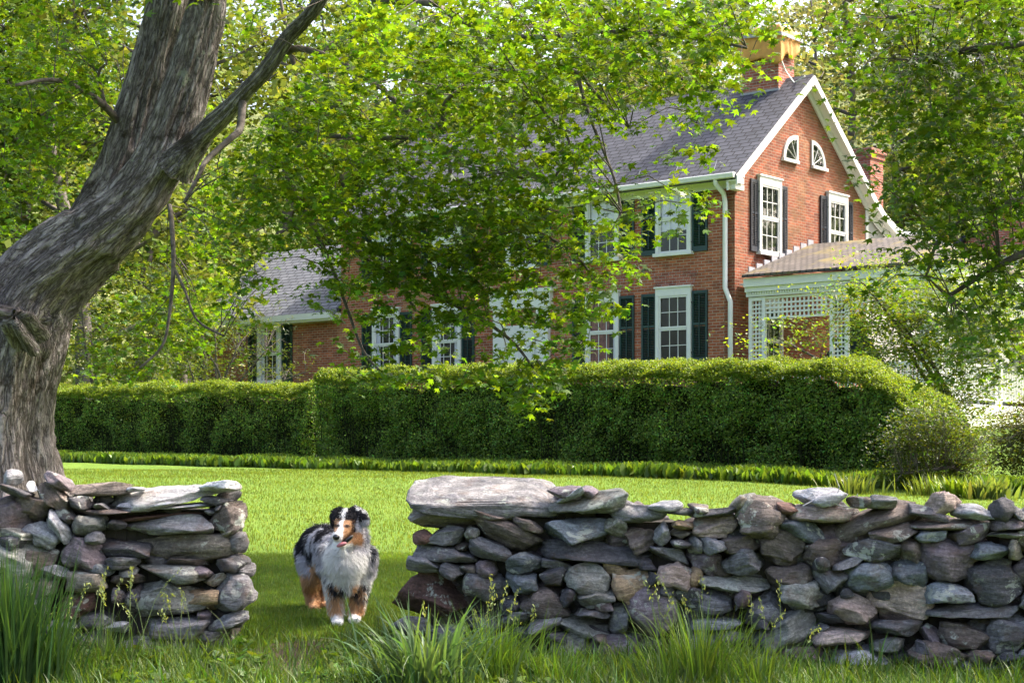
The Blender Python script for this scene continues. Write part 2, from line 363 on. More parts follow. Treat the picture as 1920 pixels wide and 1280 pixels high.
# windows -------------------------------------------------------
def wmesh(w_=1.06, h_=1.95, rows=2, head=.20, sill=True):
    d = {}
    b = MB(); c = .10
    b.box(-w_/2, w_/2, -.09, -.001, h_-head, h_); b.box(-w_/2-.03, w_/2+.03, -.12, -.091+.09, h_+.001, h_+.045)
    b.box(-w_/2, -w_/2+c, -.09, -.001, .08, h_-head-.001); b.box(w_/2-c, w_/2, -.09, -.001, .08, h_-head-.001)
    b.box(-w_/2-.05, w_/2+.05, -.14, -.001, 0, .079); d['frame'] = b.mesh('window_frame', M['white'])
    ix = w_/2-c; z0 = .08; z1 = h_-head; zm = (z0+z1)/2
    b = MB(); y0, y1 = -.062, -.03
    for (a, e, yo) in ((z0, zm+.015, 0), (zm+.018, z1-.002, -.012)):
        b.box(-ix+.002, -ix+.04, y0+yo, y1+yo, a, e); b.box(ix-.04, ix-.002, y0+yo, y1+yo, a, e)
        b.box(-ix+.041, ix-.041, y0+yo, y1+yo, a, a+.05); b.box(-ix+.041, ix-.041, y0+yo, y1+yo, e-.045, e)
        for k in (1, 2):
            x = -ix+.05+(2*ix-.1)*k/3; b.box(x-.009, x+.009, y1+yo-.012, y1+yo-.001, a+.051, e-.046)
        for k in range(1, rows):
            z = a+.05+(e-a-.095)*k/rows; b.box(-ix+.052, ix-.052, y1+yo-.012, y1+yo-.002, z-.009, z+.009)
    d['sash'] = b.mesh('sash', M['white'])
    b = MB(); b.box(-ix+.02, ix-.02, -.038, -.035, z0+.01, z1-.01); d['pane'] = b.mesh('pane', M['glass'])
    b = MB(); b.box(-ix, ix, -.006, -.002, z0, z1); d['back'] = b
    d['ix'] = ix; d['z0'] = z0; d['z1'] = z1; return d
WS = wmesh()
def folds(ix, z0, z1, x0, x1, matn, tie=0):
    b = MB(); n = 24; V = []; 
    for k in range(n+1):
        for j, z in enumerate(np.linspace(z0, z1, 7)):
            t = k/n; s = tie*math.sin(math.pi*j/6)*0
            xx = x0+(x1-x0)*t; V.append((xx, -.014+.007*math.sin(t*38), z))
    F_ = [(k*7+j, (k+1)*7+j, (k+1)*7+j+1, k*7+j+1) for k in range(n) for j in range(6)]
    b.add(V, F_); return b.mesh('curtain', M[matn], True)
CUR = {'red': [folds(WS['ix'], WS['z0'], WS['z1'], -WS['ix'], WS['ix']*.45, 'curtain_red'), folds(0, WS['z0'], WS['z1'], WS['ix']*.75, WS['ix'], 'curtain_white')],
       'blind': [folds(WS['ix'], WS['z0']+.55, WS['z1'], -WS['ix'], WS['ix'], 'curtain_white')],
       'half': [folds(WS['ix'], WS['z0']+.8, WS['z1'], -WS['ix'], WS['ix'], 'curtain_white')],
       'side': [folds(WS['ix'], WS['z0'], WS['z1'], -WS['ix'], -WS['ix']*.6, 'curtain_white'), folds(WS['ix'], WS['z0'], WS['z1'], WS['ix']*.6, WS['ix'], 'curtain_white')], None: []}
backm = WS['back'].mesh('painted_room_dark', M['painted_dark'])  # dark sheet just behind the glass; no room is built
def window(par, pos, rz=0, cur=None, name='window', label=None):
    w_ = link(name, WS['frame'], par, (pos[0], pos[1], pos[2]-ZB)); w_.rotation_euler = (0, 0, rz)
    link('sash', WS['sash'], w_); link('pane', WS['pane'], w_); link('backing', backm, w_)
    for c in CUR[cur]: link('curtain', c, w_)
    if label: w_['label'] = label
    return w_
def shutter_mesh(w_=.45, h_=1.78, m='shutter'):
    b = MB(); s = .05
    b.box(-w_/2, -w_/2+s, -.05, -.01, 0, h_); b.box(w_/2-s, w_/2, -.05, -.01, 0, h_)
    for z0, z1 in ((0, .13), (h_*.52, h_*.52+.06), (h_-.07, h_)): b.box(-w_/2+s+.001, w_/2-s-.001, -.048, -.012, z0, z1)
    for a, e in ((.13, h_*.52), (h_*.52+.06, h_-.07)):
        z = a+.012
        while z < e-.03:
            M_ = Matrix.Translation((0, -.03, z+.012)) @ Matrix.Rotation(R(-38), 4, 'X')
            b.box(-w_/2+s, w_/2-s, -.022, .022, -.004, .004, M_); z += .042
    b.box(-.012, .012, -.062, -.05, .18, h_-.12)
    return b.mesh('shutter', M[m])
SH = {m: shutter_mesh(m=m) for m in ('shutter', 'shutter_gable')}; SHN = shutter_mesh(.34, 1.78, 'shutter_gable')
hinge = MB(); hinge.box(-.03, .03, -.075, -.051, -.012, .012); hinge = hinge.mesh('hinge', M['black'])
def shutter(par, me, x, y, z, rz, side):
    s = link('shutter', me, par, (x, y, z-ZB)); s.rotation_euler = (0, 0, rz)
    for hz in (.25, 1.5): link('hinge', hinge, s, (-side*.2, 0, hz))
    return s
ZL, ZU = 3.20, 5.95
XS = [fx(1265), fx(1131.5), -6.68, fx(840), fx(726)]
for i_, X in enumerate(XS):
    if i_ != 2:
        window(house, (X, 0, ZL), 0, {0: None, 1: 'red', 3: 'side', 4: 'side'}[i_], label={0: 'lower window with clear panes beside the downspout', 1: 'lower window with red-brown curtain'}.get(i_))
        arch(house, X, ZL+2.0, 1.1)
    window(house, (X, 0, ZU), 0, {0: 'blind', 1: 'half', 2: None, 3: 'half', 4: 'half'}[i_])
    for z in ((ZL, ZU) if i_ != 2 else (ZU,)):
        for s_ in (-1, 1): shutter(house, SH['shutter'], X+s_*(.53+.235), 0, z+.06, 0, s_)
# front door with fanlight
X = -6.68
b = MB(); b.box(X-.95, X-.55, -.12, -.001, 2.3, 4.9); b.box(X+.55, X+.95, -.12, -.001, 2.3, 4.9); b.box(X-1.05, X+1.05, -.16, -.001, 4.901, 5.3); b.box(X-1.15, X+1.15, -.22, -.001, 5.301, 5.4)
ds = b.build('door_surround', M['white'], house, DZ)
b = MB(); b.box(X-.549, X+.549, -.05, -.002, 2.35, 4.45)
dr = b.build('door', M['white'], house, DZ)
b = MB()
for px_ in (-.28, .28):
    for a, e in ((2.6, 3.3), (3.45, 4.3)): b.box(X+px_-.18, X+px_+.18, -.062, -.051, a, e)
b.build('door_panel', M['white'], dr)
b = MB(); b.box(X+.42, X+.47, -.10, -.051, 3.35, 3.40); b.build('handle', M['black'], dr)
b = MB(); b.box(X-.545, X+.545, -.04, -.03, 4.46, 4.88); b.build('transom_pane', M['glass'], dr)
b = MB(); b.box(X-1.3, X+1.3, -1.3, -.02, ZB-.5, 2.3); b.build('door_step', M['lead'], house, DZ)
# gable windows
for yc, lab in ((1.557, 'gable window nearer the corner'), (5.04, 'gable window nearer the rear')):
    window(house, (.003, yc, ZU), R(90), None, label=lab)
    for s_ in (-1, 1): shutter(house, SHN, .003, yc+s_*(.53+.18), ZU+.06, R(90), s_)
window(house, (.003, 1.63, ZL-.3), R(90), None, label='tall window under the porch')
# quarter-round attic windows
def quarter(y0, y1, z0, z1, flip):
    def pt(r, a):   # a in 0..90 deg, centre at the straight upright edge
        yy = (y1-r*(y1-y0)*math.cos(a)) if not flip else (y0+r*(y1-y0)*math.cos(a))
        return (yy, z0+r*(z1-z0)*math.sin(a))
    n_ = 14; fr = MB(); arcs = [(pt(1, R(90)*k/n_), pt(.84, R(90)*k/n_)) for k in range(n_+1)]
    for (a, e), (c, d) in zip(arcs[:-1], arcs[1:]): fr.prism([(.005, *a), (.005, *c), (.005, *d), (.005, *e)], (.045, 0, 0))
    s_ = -1 if not flip else 1; ye = y1 if not flip else y0
    fr.box(.005, .05, min(ye, ye-s_*.05), max(ye, ye-s_*.05), z0-.07, z1); fr.box(.005, .095, y0-.05, y1+.05, z0-.08, z0-.001)
    o = fr.build('attic_window', M['white'], house, DZ)
    g_ = MB(); g_.prism([(.03, *pt(.85, R(90)*k/n_)) for k in range(n_+1)]+[(.03, ye, z0)], (.004, 0, 0)); g_.build('pane', M['glass'], o)
    k_ = MB(); k_.prism([(.006, *pt(.86, R(90)*k/n_)) for k in range(n_+1)]+[(.006, ye, z0)], (.004, 0, 0)); k_.build('backing', M['painted_dark'], o)
    mu = MB()
    for a in (30, 60): p = pt(.85, R(a)); mu.tube([(.042, ye, z0+.01), (.042, p[0], p[1])], .008, 5)
    mu.build('glazing_bar', M['white'], o)
quarter(2.25, 2.93, 8.52, 9.17, False); quarter(3.75, 4.43, 8.52, 9.17, True)
# chimneys
def chimney(x0, x1, y0, y1, z0, z1, corb=True):
    b = MB(); b.box(x0, x1, y0, y1, z0, z1-.3)
    b.box(x0-.04, x1+.04, y0-.04, y1+.04, z1-.299, z1-.15); b.box(x0-.08, x1+.08, y0-.08, y1+.08, z1-.149, z1)
    return b.build('chimney', M['chimney_brick'], house, DZ)
CX0, CX1, CY0, CY1 = -1.62, -.52, 2.95, 3.75
chimney(CX0, CX1, CY0, CY1, 9.5, 12.0)
b = MB(); b.box(CX0-.03, CX1+.03, CY0-.03, CY1+.03, 9.9, ZR-.12)
b.build('flashing', M['lead'], house, DZ)
chimney(-2.1, -1.3, 9.5, 10.3, 5.5, 9.95)
# tarp over the chimney: a thing of its own
hm = Matrix.Translation((P0.x, P0.y, 0)) @ Matrix.Rotation(house.rotation_euler.z, 4, 'Z')
tz = 12.01; V = []; Fc = []; nn = 72
cx, cy = (CX0+CX1)/2, (CY0+CY1)/2; hx, hy = (CX1-CX0)/2+.09, (CY1-CY0)/2+.09
for j in range(15):
    for k in range(nn):
        a = 2*math.pi*k/nn; c_, s_ = math.cos(a), math.sin(a); m_ = max(abs(c_), abs(s_)); ex, ey = c_/m_, s_/m_
        if j < 5:
            t = j/4; z = tz+.05+.16*(1-t)+.05*noise.noise((ex*t*2, ey*t*2, 3)); off = t
        else:
            t = 1; dn = (j-4)/10; drop = .62+.24*math.sin(a+2.6)+.08*math.sin(a*5)
            z = tz+.05-dn*drop; off = 1+dn*.03+dn*.045*math.sin(a*11+2*math.sin(a*3))+.03
        V.append(hm @ Vector((cx+ex*hx*off, cy+ey*hy*off, z+.05*math.sin(a*7+j*.3)*(j > 0))))
for j in range(14):
    for k in range(nn): Fc.append((j*nn+k, j*nn+(k+1) % nn, (j+1)*nn+(k+1) % nn, (j+1)*nn+k))
b = MB(); b.add(V, Fc+[tuple(range(nn))]); base = hm @ Vector((cx, cy, tz)); tp = empty('tarp', base, label='ochre tarp draped and tied over the top of the near chimney', cat='tarp')
o = wpart('cloth', b.mesh('cloth', M['tarp'], True), tp); md = o.modifiers.new('t', 'SOLIDIFY'); md.thickness = .012
b = MB(); q = [hm @ Vector((cx+ex*(hx+.06), cy+ey*(hy+.06), tz-.16-.05*ex)) for ex, ey in ((-1, -1), (1, -1), (1, 1), (-1, 1), (-1, -1))]
for p, r_ in zip(q[:-1], q[1:]):
    t = (r_-p).normalized(); nn_ = Vector((t.y, -t.x, 0)); b.prism([p, r_, r_+Vector((0, 0, .09)), p+Vector((0, 0, .09))], nn_*.03)
wpart('batten', b.mesh('batten', M['lead']), tp)
b = MB(); b.tube([hm @ Vector(v) for v in ((CX1+.05, CY0-.12, tz-.3), (CX1+.10, CY0-.05, tz-.8), (CX1+.16, CY0+.1, 10.9), (CX1+.35, CY0+.2, 10.6), (.2, RY-.3, ZR+.1))], .018, 6)
wpart('tie_rope', b.mesh('tie_rope', M['white']), tp)

# left wing ------------------------------------------------------
LW = -19.6; WW = 5.4; ze = 5.28; zr = 7.5
b = MB(); b.box(LW, LM-.06, .01, .3, ZB-.6, ze-.1); b.prism([(LW, .01, ZB-.6), (LW, WW, ZB-.6), (LW, WW, ze-.1), (LW, WW/2, zr-.05), (LW, .01, ze-.1)], (.25, 0, 0)); o = b.build('wing_wall', M['brick'], house, DZ)
s2 = (zr-ze)/(WW/2)
roof_slab(LW-.25, LM-.052, -.35, ze-.35*s2+.03, WW/2, zr+.03).build('wing_roof', M['slate_wing'], house, DZ)
roof_slab(LW-.25, LM-.052, WW+.3, ze-.3*s2+.03, WW/2+.002, zr+.03).build('wing_roof', M['slate_wing'], house, DZ)
b = MB(); b.box(LW-.2, LM-.06, -.42, .0, ze-.36, ze-.13); b.box(LW-.2, LM-.06, -.50, -.421, ze-.30, ze-.12); b.build('wing_gutter', M['white'], house, DZ)
XW = fx(507); ww_ = window(house, (XW, .008, 3.12), 0, 'side', label='window of the low left wing')
for s_ in (-1, 1): shutter(house, SH['shutter'], XW+s_*.765, .008, 3.17, 0, s_)

# rear clapboard ell ---------------------------------------------
b = MB(); b.box(-5, -.12, 8.61, 16.5, ZB-.6, 6.55); b.build('ell_wall', M['clapboard'], house, DZ)
clap(-.118, 8.61, 16.5, ZB-.5, 6.35, house)
b = MB(); b.prism([(.25, 8.4, 6.45), (-2.5, 8.4, 8.0), (-5.3, 8.4, 6.4), (-5.3, 8.4, 6.5), (-2.5, 8.4, 8.12), (.25, 8.4, 6.57)], (0, 8.3, 0)); b.build('ell_roof', M['slate_wing'], house, DZ)
b = MB(); b.box(-.1, .22, 8.4, 16.7, 6.25, 6.44); b.build('ell_cornice', M['white'], house, DZ)
for yy in (9.8, 12.2, 14.6):
    for z in (4.6-.2, 2.1):
        window(house, (-.09, yy, z), R(90), 'side' if z > 4 else None)
        if z > 4:
            for s_ in (-1, 1): shutter(house, SHN, -.09, yy+s_*.71, z+.06, R(90), s_)

# porch ------------------------------------------------------------
PX = 5.65; PY0 = -.2; PY1 = 6.6; ZP = 5.25; ZT = 6.32; RX = 2.3; RYp = 3.2
b = MB(); b.box(.35, 5.35, .05, 6.45, 1.95, 2.15); porch = b.build('porch', M['lead'], house, DZ); porch['label'] = 'white latticework porch with a hipped cedar roof'
b = MB(); e = .0
A, B_, C_, D_ = (.32, PY0, ZP), (PX, PY0, ZP), (PX, PY1, ZP), (.32, PY1, ZP); E_, G_ = (.32, RYp, ZT), (RX+.9, RYp, ZT)
th = Vector((0, 0, .07))
vs = [Vector(v) for v in (A, B_, C_, D_, E_, G_)]; vs = vs+[v+th for v in vs]
b.add(vs, [(6, 7, 11, 10), (7, 8, 11), (8, 9, 10, 11), (0, 4, 5, 1), (1, 5, 2), (2, 5, 4, 3), (0, 1, 7, 6), (1, 2, 8, 7), (2, 3, 9, 8)])
b.build('porch_roof', M['cedar'], porch)
b = MB(); b.box(.30, PX-.08, PY0+.1, PY0+.28, ZP-.22, ZP-.02); b.box(.30, PX-.14, PY0+.16, PY0+.34, ZP-.34, ZP-.221); b.box(.30, PX-.2, PY0+.22, PY0+.34, ZP-.45, ZP-.341)
b.box(PX-.28, PX-.08, PY0+.281, PY1-.2, ZP-.22, ZP-.02); b.box(PX-.34, PX-.14, PY0+.341, PY1-.2, ZP-.42, ZP-.221)
b.box(.03, PX-.35, PY0+.36, PY1-.3, ZP-.13, ZP-.10)
z_ = .36
while z_ < PX-.25: b.box(z_, z_+.035, PY0+.19, PY0+.219, ZP-.40, ZP-.345); z_ += .07
b.build('porch_cornice', M['white'], porch)
b = MB()
for k in range(9): b.box(.283, .31, .15+k*.36, .42+k*.36, ZP+.10+k*.118, ZP+.30+k*.118)
b.build('step_flashing', M['lead'], porch)
def lattice(b, ax, u0, u1, c, z0, z1, p=.135, s=.05):
    """slats in the plane ax (0: runs along X at y=c, 1: runs along Y at x=c)"""
    def bx(a0, a1, q0, q1, d0, d1):
        if ax == 0: b.box(a0, a1, c+d0, c+d1, q0, q1)
        else: b.box(c+d0, c+d1, a0, a1, q0, q1)
    n_ = max(1, round((u1-u0)/p)); m_ = max(1, round((z1-z0)/p))
    for k in range(1, n_): u = u0+(u1-u0)*k/n_; bx(u-s/2, u+s/2, z0, z1, -.006, .006)
    for k in range(1, m_): z = z0+(z1-z0)*k/m_; bx(u0, u1, z-s/2, z+s/2, -.018, -.0065)
def post(ax, u0, u1, c):
    b = MB(); f = .09
    def bx(a0, a1, z0, z1, d=.045):
        if ax == 0: b.box(a0, a1, c-d, c+d, z0, z1)
        else: b.box(c-d, c+d, a0, a1, z0, z1)
    bx(u0, u0+f, 2.15, ZP-.46); bx(u1-f, u1, 2.15, ZP-.46); bx(u0+f+.001, u1-f-.001, 2.15, 2.3); bx(u0+f+.001, u1-f-.001, ZP-.55, ZP-.465)
    lattice(b, ax, u0+f, u1-f, c, 2.3, ZP-.55, .10, .035); b.build('porch_post', M['white'], porch)
yc = .12
posts0 = [(.34, .80), (2.55, 3.03), (4.85, 5.3)]
for u0, u1 in posts0: post(0, u0, u1, yc)
posts1 = [(.17, .6), (3.1, 3.5), (6.0, 6.4)]
for u0, u1 in posts1: post(1, u0, u1, 5.27)
for (a, e) in zip(posts0[:-1], posts0[1:]):
    b = MB(); lattice(b, 0, a[1], e[0], yc, ZP-.96, ZP-.52, .115, .045); b.box(a[1], e[0], yc-.03, yc+.03, ZP-.52, ZP-.465); b.box(a[1], e[0], yc-.03, yc+.03, ZP-1.01, ZP-.96); b.build('lattice_frieze', M['white'], porch)
for (a, e) in zip(posts1[:-1], posts1[1:]):
    b = MB(); lattice(b, 1, a[1], e[0], 5.27, ZP-.96, ZP-.52, .115, .045); b.box(5.24, 5.30, a[1], e[0], ZP-.52, ZP-.465); b.box(5.24, 5.30, a[1], e[0], ZP-1.01, ZP-.96); b.build('lattice_frieze', M['white'], porch)
def rail(ax, u0, u1, c):
    b = MB()
    def bx(a0, a1, z0, z1, d):
        if ax == 0: b.box(a0, a1, c-d, c+d, z0, z1)
        else: b.box(c-d, c+d, a0, a1, z0, z1)
    bx(u0, u1, 3.02, 3.09, .045); bx(u0, u1, 2.25, 2.31, .03); u = u0+.06
    while u < u1-.02: bx(u-.014, u+.014, 2.311, 3.019, .014); u += .10
    b.build('railing', M['white'], porch)
rail(0, 3.04, 4.84, yc); rail(0, .81, 2.54, yc)
rail(1, .61, 3.09, 5.27); rail(1, 3.51, 5.99, 5.27)
# open deck carrying on past the roofed part
b = MB(); b.box(.3, 5.38, .03, .049, 1.6, 2.14); b.box(5.352, 5.38, .05, 13.5, 1.5, 2.14); b.box(.3, 5.34, 6.46, 13.5, 1.95, 2.14); b.build('deck_skirt', M['white'], porch)
for u0, u1 in ((8.4, 8.8), (11, 11.4)):
    b = MB(); b.box(5.22, 5.32, u0, u0+.08, 2.15, 4.2); b.box(5.22, 5.32, u1-.08, u1, 2.15, 4.2); lattice(b, 1, u0+.08, u1-.08, 5.27, 2.2, 4.2, .10, .035); b.box(5.2, 5.34, u0-.03, u1+.03, 4.2, 4.28); b.build('porch_post', M['white'], porch)
rail(1, 6.41, 8.39, 5.27); rail(1, 8.81, 10.99, 5.27); rail(1, 11.41, 13.4, 5.27)

# things standing on the porch
def hloc(x, y, z): return hm @ Vector((x, y, z))
um = empty('folded_umbrella', hloc(2.35, 1.6, 2.15), house.rotation_euler.z, label='half-open dark green patio umbrella standing in the porch', cat='umbrella')
b = MB(); b.tube([(0, 0, .05), (0, 0, 2.35)], .022, 8); b.build('pole', M['wood'], um)
V = [(0, 0, 2.3)]; Fc = []; n_ = 32
for j in range(1, 9):
    for k in range(n_):
        a = 2*math.pi*k/n_; r_ = (.08+.62*(j/8)**1.1)*(1+.16*math.cos(a*8)*(j/8)); V.append((r_*math.cos(a), r_*math.sin(a), 2.3-1.2*(j/8)-.05*math.cos(a*8)))
Fc += [(0, 1+k, 1+(k+1) % n_) for k in range(n_)]+[(1+(j-1)*n_+k, 1+j*n_+k, 1+j*n_+(k+1) % n_, 1+(j-1)*n_+(k+1) % n_) for j in range(1, 8) for k in range(n_)]
b = MB(); b.add(V, Fc); o = b.build('canopy', M['dark_cloth'], um, smooth=True)
b = MB(); b.tube([(0, 0, 0), (0, 0, .05)], .26, 20); b.tube([(0, 0, .05), (0, 0, .3)], .04, 10); b.build('base', M['black'], um)
ln = empty('hanging_lantern', hloc(1.9, 1.7, 4.42), house.rotation_euler.z, label='black lantern hanging from the porch ceiling', cat='lantern')
b = MB(); b.box(-.14, .14, -.14, .14, 0, .02); b.box(-.16, .16, -.16, .16, .30, .33); b.prism([(-.16, -.16, .331), (.16, -.16, .331), (.16, .16, .331), (-.16, .16, .331)], (0, 0, .03))
for sx in (-1, 1):
    for sy in (-1, 1): b.box(sx*.13-.012, sx*.13+.012, sy*.13-.012, sy*.13+.012, .021, .299)
b.tube([(0, 0, .36), (0, 0, .70)], .012, 6); b.build('cage', M['black'], ln)
b = MB(); b.box(-.11, .11, -.11, .11, .03, .28); b.build('smoked_glass', M['painted_dark'], ln)
ch = empty('porch_chair', hloc(3.6, 1.5, 2.15), house.rotation_euler.z+.5, label='white wooden armchair on the porch behind the young tree', cat='chair')
b = MB(); b.box(-.27, .27, -.27, .27, .40, .44); b.build('seat', M['white'], ch)
b = MB()
for k in range(5): x = -.22+k*.11; b.box(x-.035, x+.035, .27, .29, .45, 1.05)
b.box(-.27, .27, .291, .31, .95, 1.02); b.build('backrest', M['white'], ch)
for sx in (-1, 1):
    for sy in (-1, 1): b = MB(); b.box(sx*.25-.025, sx*.25+.025, sy*.25-.025, sy*.25+.025, 0, .399); b.build('leg', M['white'], ch)
    b = MB(); b.box(sx*.30-.04, sx*.30+.04, -.3, .30, .62, .65); b.box(sx*.30-.02, sx*.30+.02, -.28, -.24, .44, .619); b.build('armrest', M['white'], ch)

# brick outbuilding at the right edge
ob = empty('brick_annexe', (19.6, 56.5, 2.2), math.atan2(HYY, HX), label='red brick gabled building at the right edge behind the leaves', cat='building')
b = MB(); b.box(-3, 3, -4, 4, -1, 5.6); b.prism([(-3, -4, 5.6), (3, -4, 5.6), (0, -4, 7.6)], (0, 8, 0)); b.build('wall', M['chimney_brick'], ob)
b = MB(); b.prism([(-3.3, -4.2, 5.45), (0, -4.2, 7.65), (3.3, -4.2, 5.45), (3.3, -4.2, 5.6), (0, -4.2, 7.8), (-3.3, -4.2, 5.6)], (0, 8.4, 0)); b.build('roof', M['slate'], ob)
for x in (-1.5, 1.5):
    for z in (.6, 3.2):
        w_ = link('window', WS['frame'], ob, (x, -4.003, z)); link('sash', WS['sash'], w_); link('pane', WS['pane'], w_); link('backing', backm, w_)
# ---------------------------------------------------------------- foliage helpers
def _maple():
    a = [-90, -55, -8, 20, 45, 68, 90, 112, 135, 160, 188, 235]; r = [.12, .34, .66, .40, .92, .46, 1.05, .46, .92, .40, .66, .34]
    return np.array([[r_*math.cos(R(q)), r_*math.sin(R(q))] for q, r_ in zip(a, r)])
MAPLE = _maple()*.5
OVAL = np.array([[0, -.5], [.26, -.12], [.22, .2], [0, .5], [-.22, .2], [-.26, -.12]])
QUAD = np.array([[0, -.5], [.3, 0], [0, .5], [-.3, 0]])
def leaf_mesh(name, C, Nn, size, shape, col, m, droop=None):
    """C centres (n,3), Nn normals, size (n,), col (n,3)"""
    n = len(C); k = len(shape)
    Nn = Nn/np.linalg.norm(Nn, axis=1, keepdims=True)
    T = rng.normal(size=(n, 3)) if droop is None else droop
    T = T-Nn*(T*Nn).sum(1, keepdims=True); T /= np.linalg.norm(T, axis=1, keepdims=True)+1e-9; B = np.cross(Nn, T)
    V = C[:, None]+size[:, None, None]*(shape[None, :, 0, None]*B[:, None]+shape[None, :, 1, None]*T[:, None])
    cup = (shape[:, 0]**2*1.1)[None, :, None]*size[:, None, None]
    V = V-cup*Nn[:, None]
    return np_mesh(name, V.reshape(-1, 3), np.arange(n*k).reshape(n, k), m, np.repeat(col, k, 0))
def leafcols(n, base, var=.25, hue=.2):
    v = np.exp(rng.normal(0, var, (n, 1))); h = rng.normal(0, hue, (n, 1))
    c = np.array(base)[None]*v; c[:, 0:1] *= 1+h; return np.clip(c, 0, .9)
def sprays(C, rad, per, flat=.22, tilt=.30, normal_noise=.35, out=None):
    """leaves gathered in flattened drooping sprays round the points C"""
    n = len(C); nrm = rng.normal(0, tilt, (n, 3)); nrm[:, 2] = 1
    if out is not None: nrm[:, :2] += out*.35
    nrm /= np.linalg.norm(nrm, axis=1, keepdims=True)
    P = rng.normal(0, .5, (n, per, 3))*rad[:, None, None]
    d = (P*nrm[:, None]).sum(2, keepdims=True); P = P-d*nrm[:, None]*(1-flat)
    P[..., 2] -= (P**2).sum(2)/rad[:, None]*.25
    L = C[:, None]+P; LN = nrm[:, None]+rng.normal(0, normal_noise, (n, per, 3))
    return L.reshape(-1, 3), LN.reshape(-1, 3)
def grid_points(rows, x0, y0, cell, total_per, Dfun):
    """density table (a row of digits per band of the crown, 0-9) -> points of the crown volume"""
    out = []
    G = np.array([[int(c) for c in r.replace(' ', '').ljust(30, '0')] for r in rows], float)
    for r in range(G.shape[0]):
        for c in range(G.shape[1]):
            d = G[r, c]
            if d <= 0: continue
            k = rng.poisson(total_per*(d/8)**1.35)
            px = x0+(c+rng.uniform(-.12, 1.12, k))*cell; py = y0+(r+rng.uniform(-.12, 1.12, k))*cell
            out.append(Wn(px, py, Dfun(px, py, k)))
    return np.concatenate(out)
def twigs(b, C, roots, k, rad=.012, n=4):
    """thin twigs from the nearest branch point to some of the sprays"""
    if not len(roots): return
    Rr = np.array(roots); idx = rng.choice(len(C), min(k, len(C)), replace=False)
    for i in idx:
        p = C[i]; d = np.linalg.norm(Rr-p, axis=1); j = d.argmin()
        if d[j] > 1.5 or d[j] < .12: continue
        q = Rr[j]; mid = (p+q)/2+np.array([0, 0, .10*d[j]])+rng.normal(0, .06*d[j], 3)
        b.tube([q, mid, p], [rad, rad*.75, rad*.35], n, False)
def smooth_path(pts, k=5):
    P = [Vector(p[:3]) for p in pts]; r = [p[3] for p in pts]; o = []; m = len(P)
    for i in range(m-1):
        p0 = P[max(i-1, 0)]; p1 = P[i]; p2 = P[i+1]; p3 = P[min(i+2, m-1)]
        for j in range(k):
            t = j/k; q = .5*((2*p1)+(p2-p0)*t+(2*p0-5*p1+4*p2-p3)*t*t+(3*p1-p0-3*p2+p3)*t**3); o.append((*q, r[i]+(r[i+1]-r[i])*t))
    o.append((*P[-1], r[-1])); return o
def bark_tube(paths, name, mat_, step=.045, seg=72, amp=.035, lump=.10, flare=None):
    V = []; Fc = []; P = []
    for q, path in enumerate(paths):
        sp = smooth_path(path, 8); pts = [Vector(s[:3]) for s in sp]; rr = [s[3] for s in sp]
        L = [0]
        for a, b_ in zip(pts[:-1], pts[1:]): L.append(L[-1]+(b_-a).length)
        n_ = max(8, int(L[-1]/step)); prev = None; base = len(V); sg = seg if max(rr) > .15 else 28
        for i in range(n_+1):
            s = L[-1]*i/n_; j = min(max(np.searchsorted(L, s)-1, 0), len(pts)-2); t = (s-L[j])/max(1e-6, L[j+1]-L[j])
            p = pts[j].lerp(pts[j+1], t); r = rr[j]+(rr[j+1]-rr[j])*t
            j2 = min(j+2, len(pts)-1); j0 = max(j-1, 0); tg = (pts[j2]-pts[j0]).normalized()
            a = Vector((1, 0, 0)) if prev is None else prev; a = (a-tg*a.dot(tg)).normalized(); prev = a; b_ = tg.cross(a)
            for k in range(sg):
                an = 2*math.pi*k/sg; ca, sa = math.cos(an), math.sin(an); d = a*ca+b_*sa
                lp = Vector((ca*r, sa*r, s*.15+q*7)); f = noise.fractal(lp*9, 1, 2, 4); f = -abs(f)*2+.5
                big = noise.noise(Vector((ca*1.1, sa*1.1, s*.7+q*3)))+.5*noise.noise(Vector((ca*2.6, sa*2.6, s*.5+q)))
                e = r*(1+lump*big)+amp*f*min(1, r/.25)
                if flare: e += flare(p, an, r)
                V.append(p+d*e); P.append((ca*r, sa*r, s*.15+q*7))
        for i in range(n_):
            for k in range(sg): Fc.append((base+i*sg+k, base+i*sg+(k+1) % sg, base+(i+1)*sg+(k+1) % sg, base+(i+1)*sg+k))
    return np_mesh(name, np.array([tuple(v) for v in V]), np.array(Fc), mat_, smooth=True, P=np.array(P))

# ---------------------------------------------------------------- the great maple
TD = 17.0
def tp_(px, py, r, D=TD): v = W(px, py, D); return (*v, r*D/F)
maple_base = (W(5, 1010, TD).x, TD, float(ground(W(5, 1010, TD).x, TD)))
maple = empty('maple_tree', maple_base, label='huge old maple leaning right from the left edge, behind the stone wall', cat='tree')
main = [tp_(2, 1040, 122), tp_(-2, 960, 98), tp_(-2, 880, 93), tp_(-4, 800, 89), tp_(4, 720, 90), tp_(20, 640, 90), tp_(52, 562, 80), tp_(110, 500, 70), tp_(178, 447, 62), tp_(240, 388, 54), tp_(287, 327, 48), tp_(322, 250, 44), tp_(352, 160, 41), tp_(372, 80, 38), tp_(388, 0, 36), tp_(396, -150, 34), tp_(380, -420, 30), tp_(400, -760, 20, 16.5), tp_(380, -1000, 9, 16.5)]
stemB = [tp_(170, 435, 55, 17.35), tp_(222, 345, 50, 17.45), tp_(250, 265, 46, 17.5), tp_(275, 170, 42, 17.5), tp_(298, 80, 40, 17.5), tp_(316, 0, 38, 17.5), tp_(330, -160, 34, 17.7), tp_(300, -480, 24, 18), tp_(260, -820, 10, 18.5)]
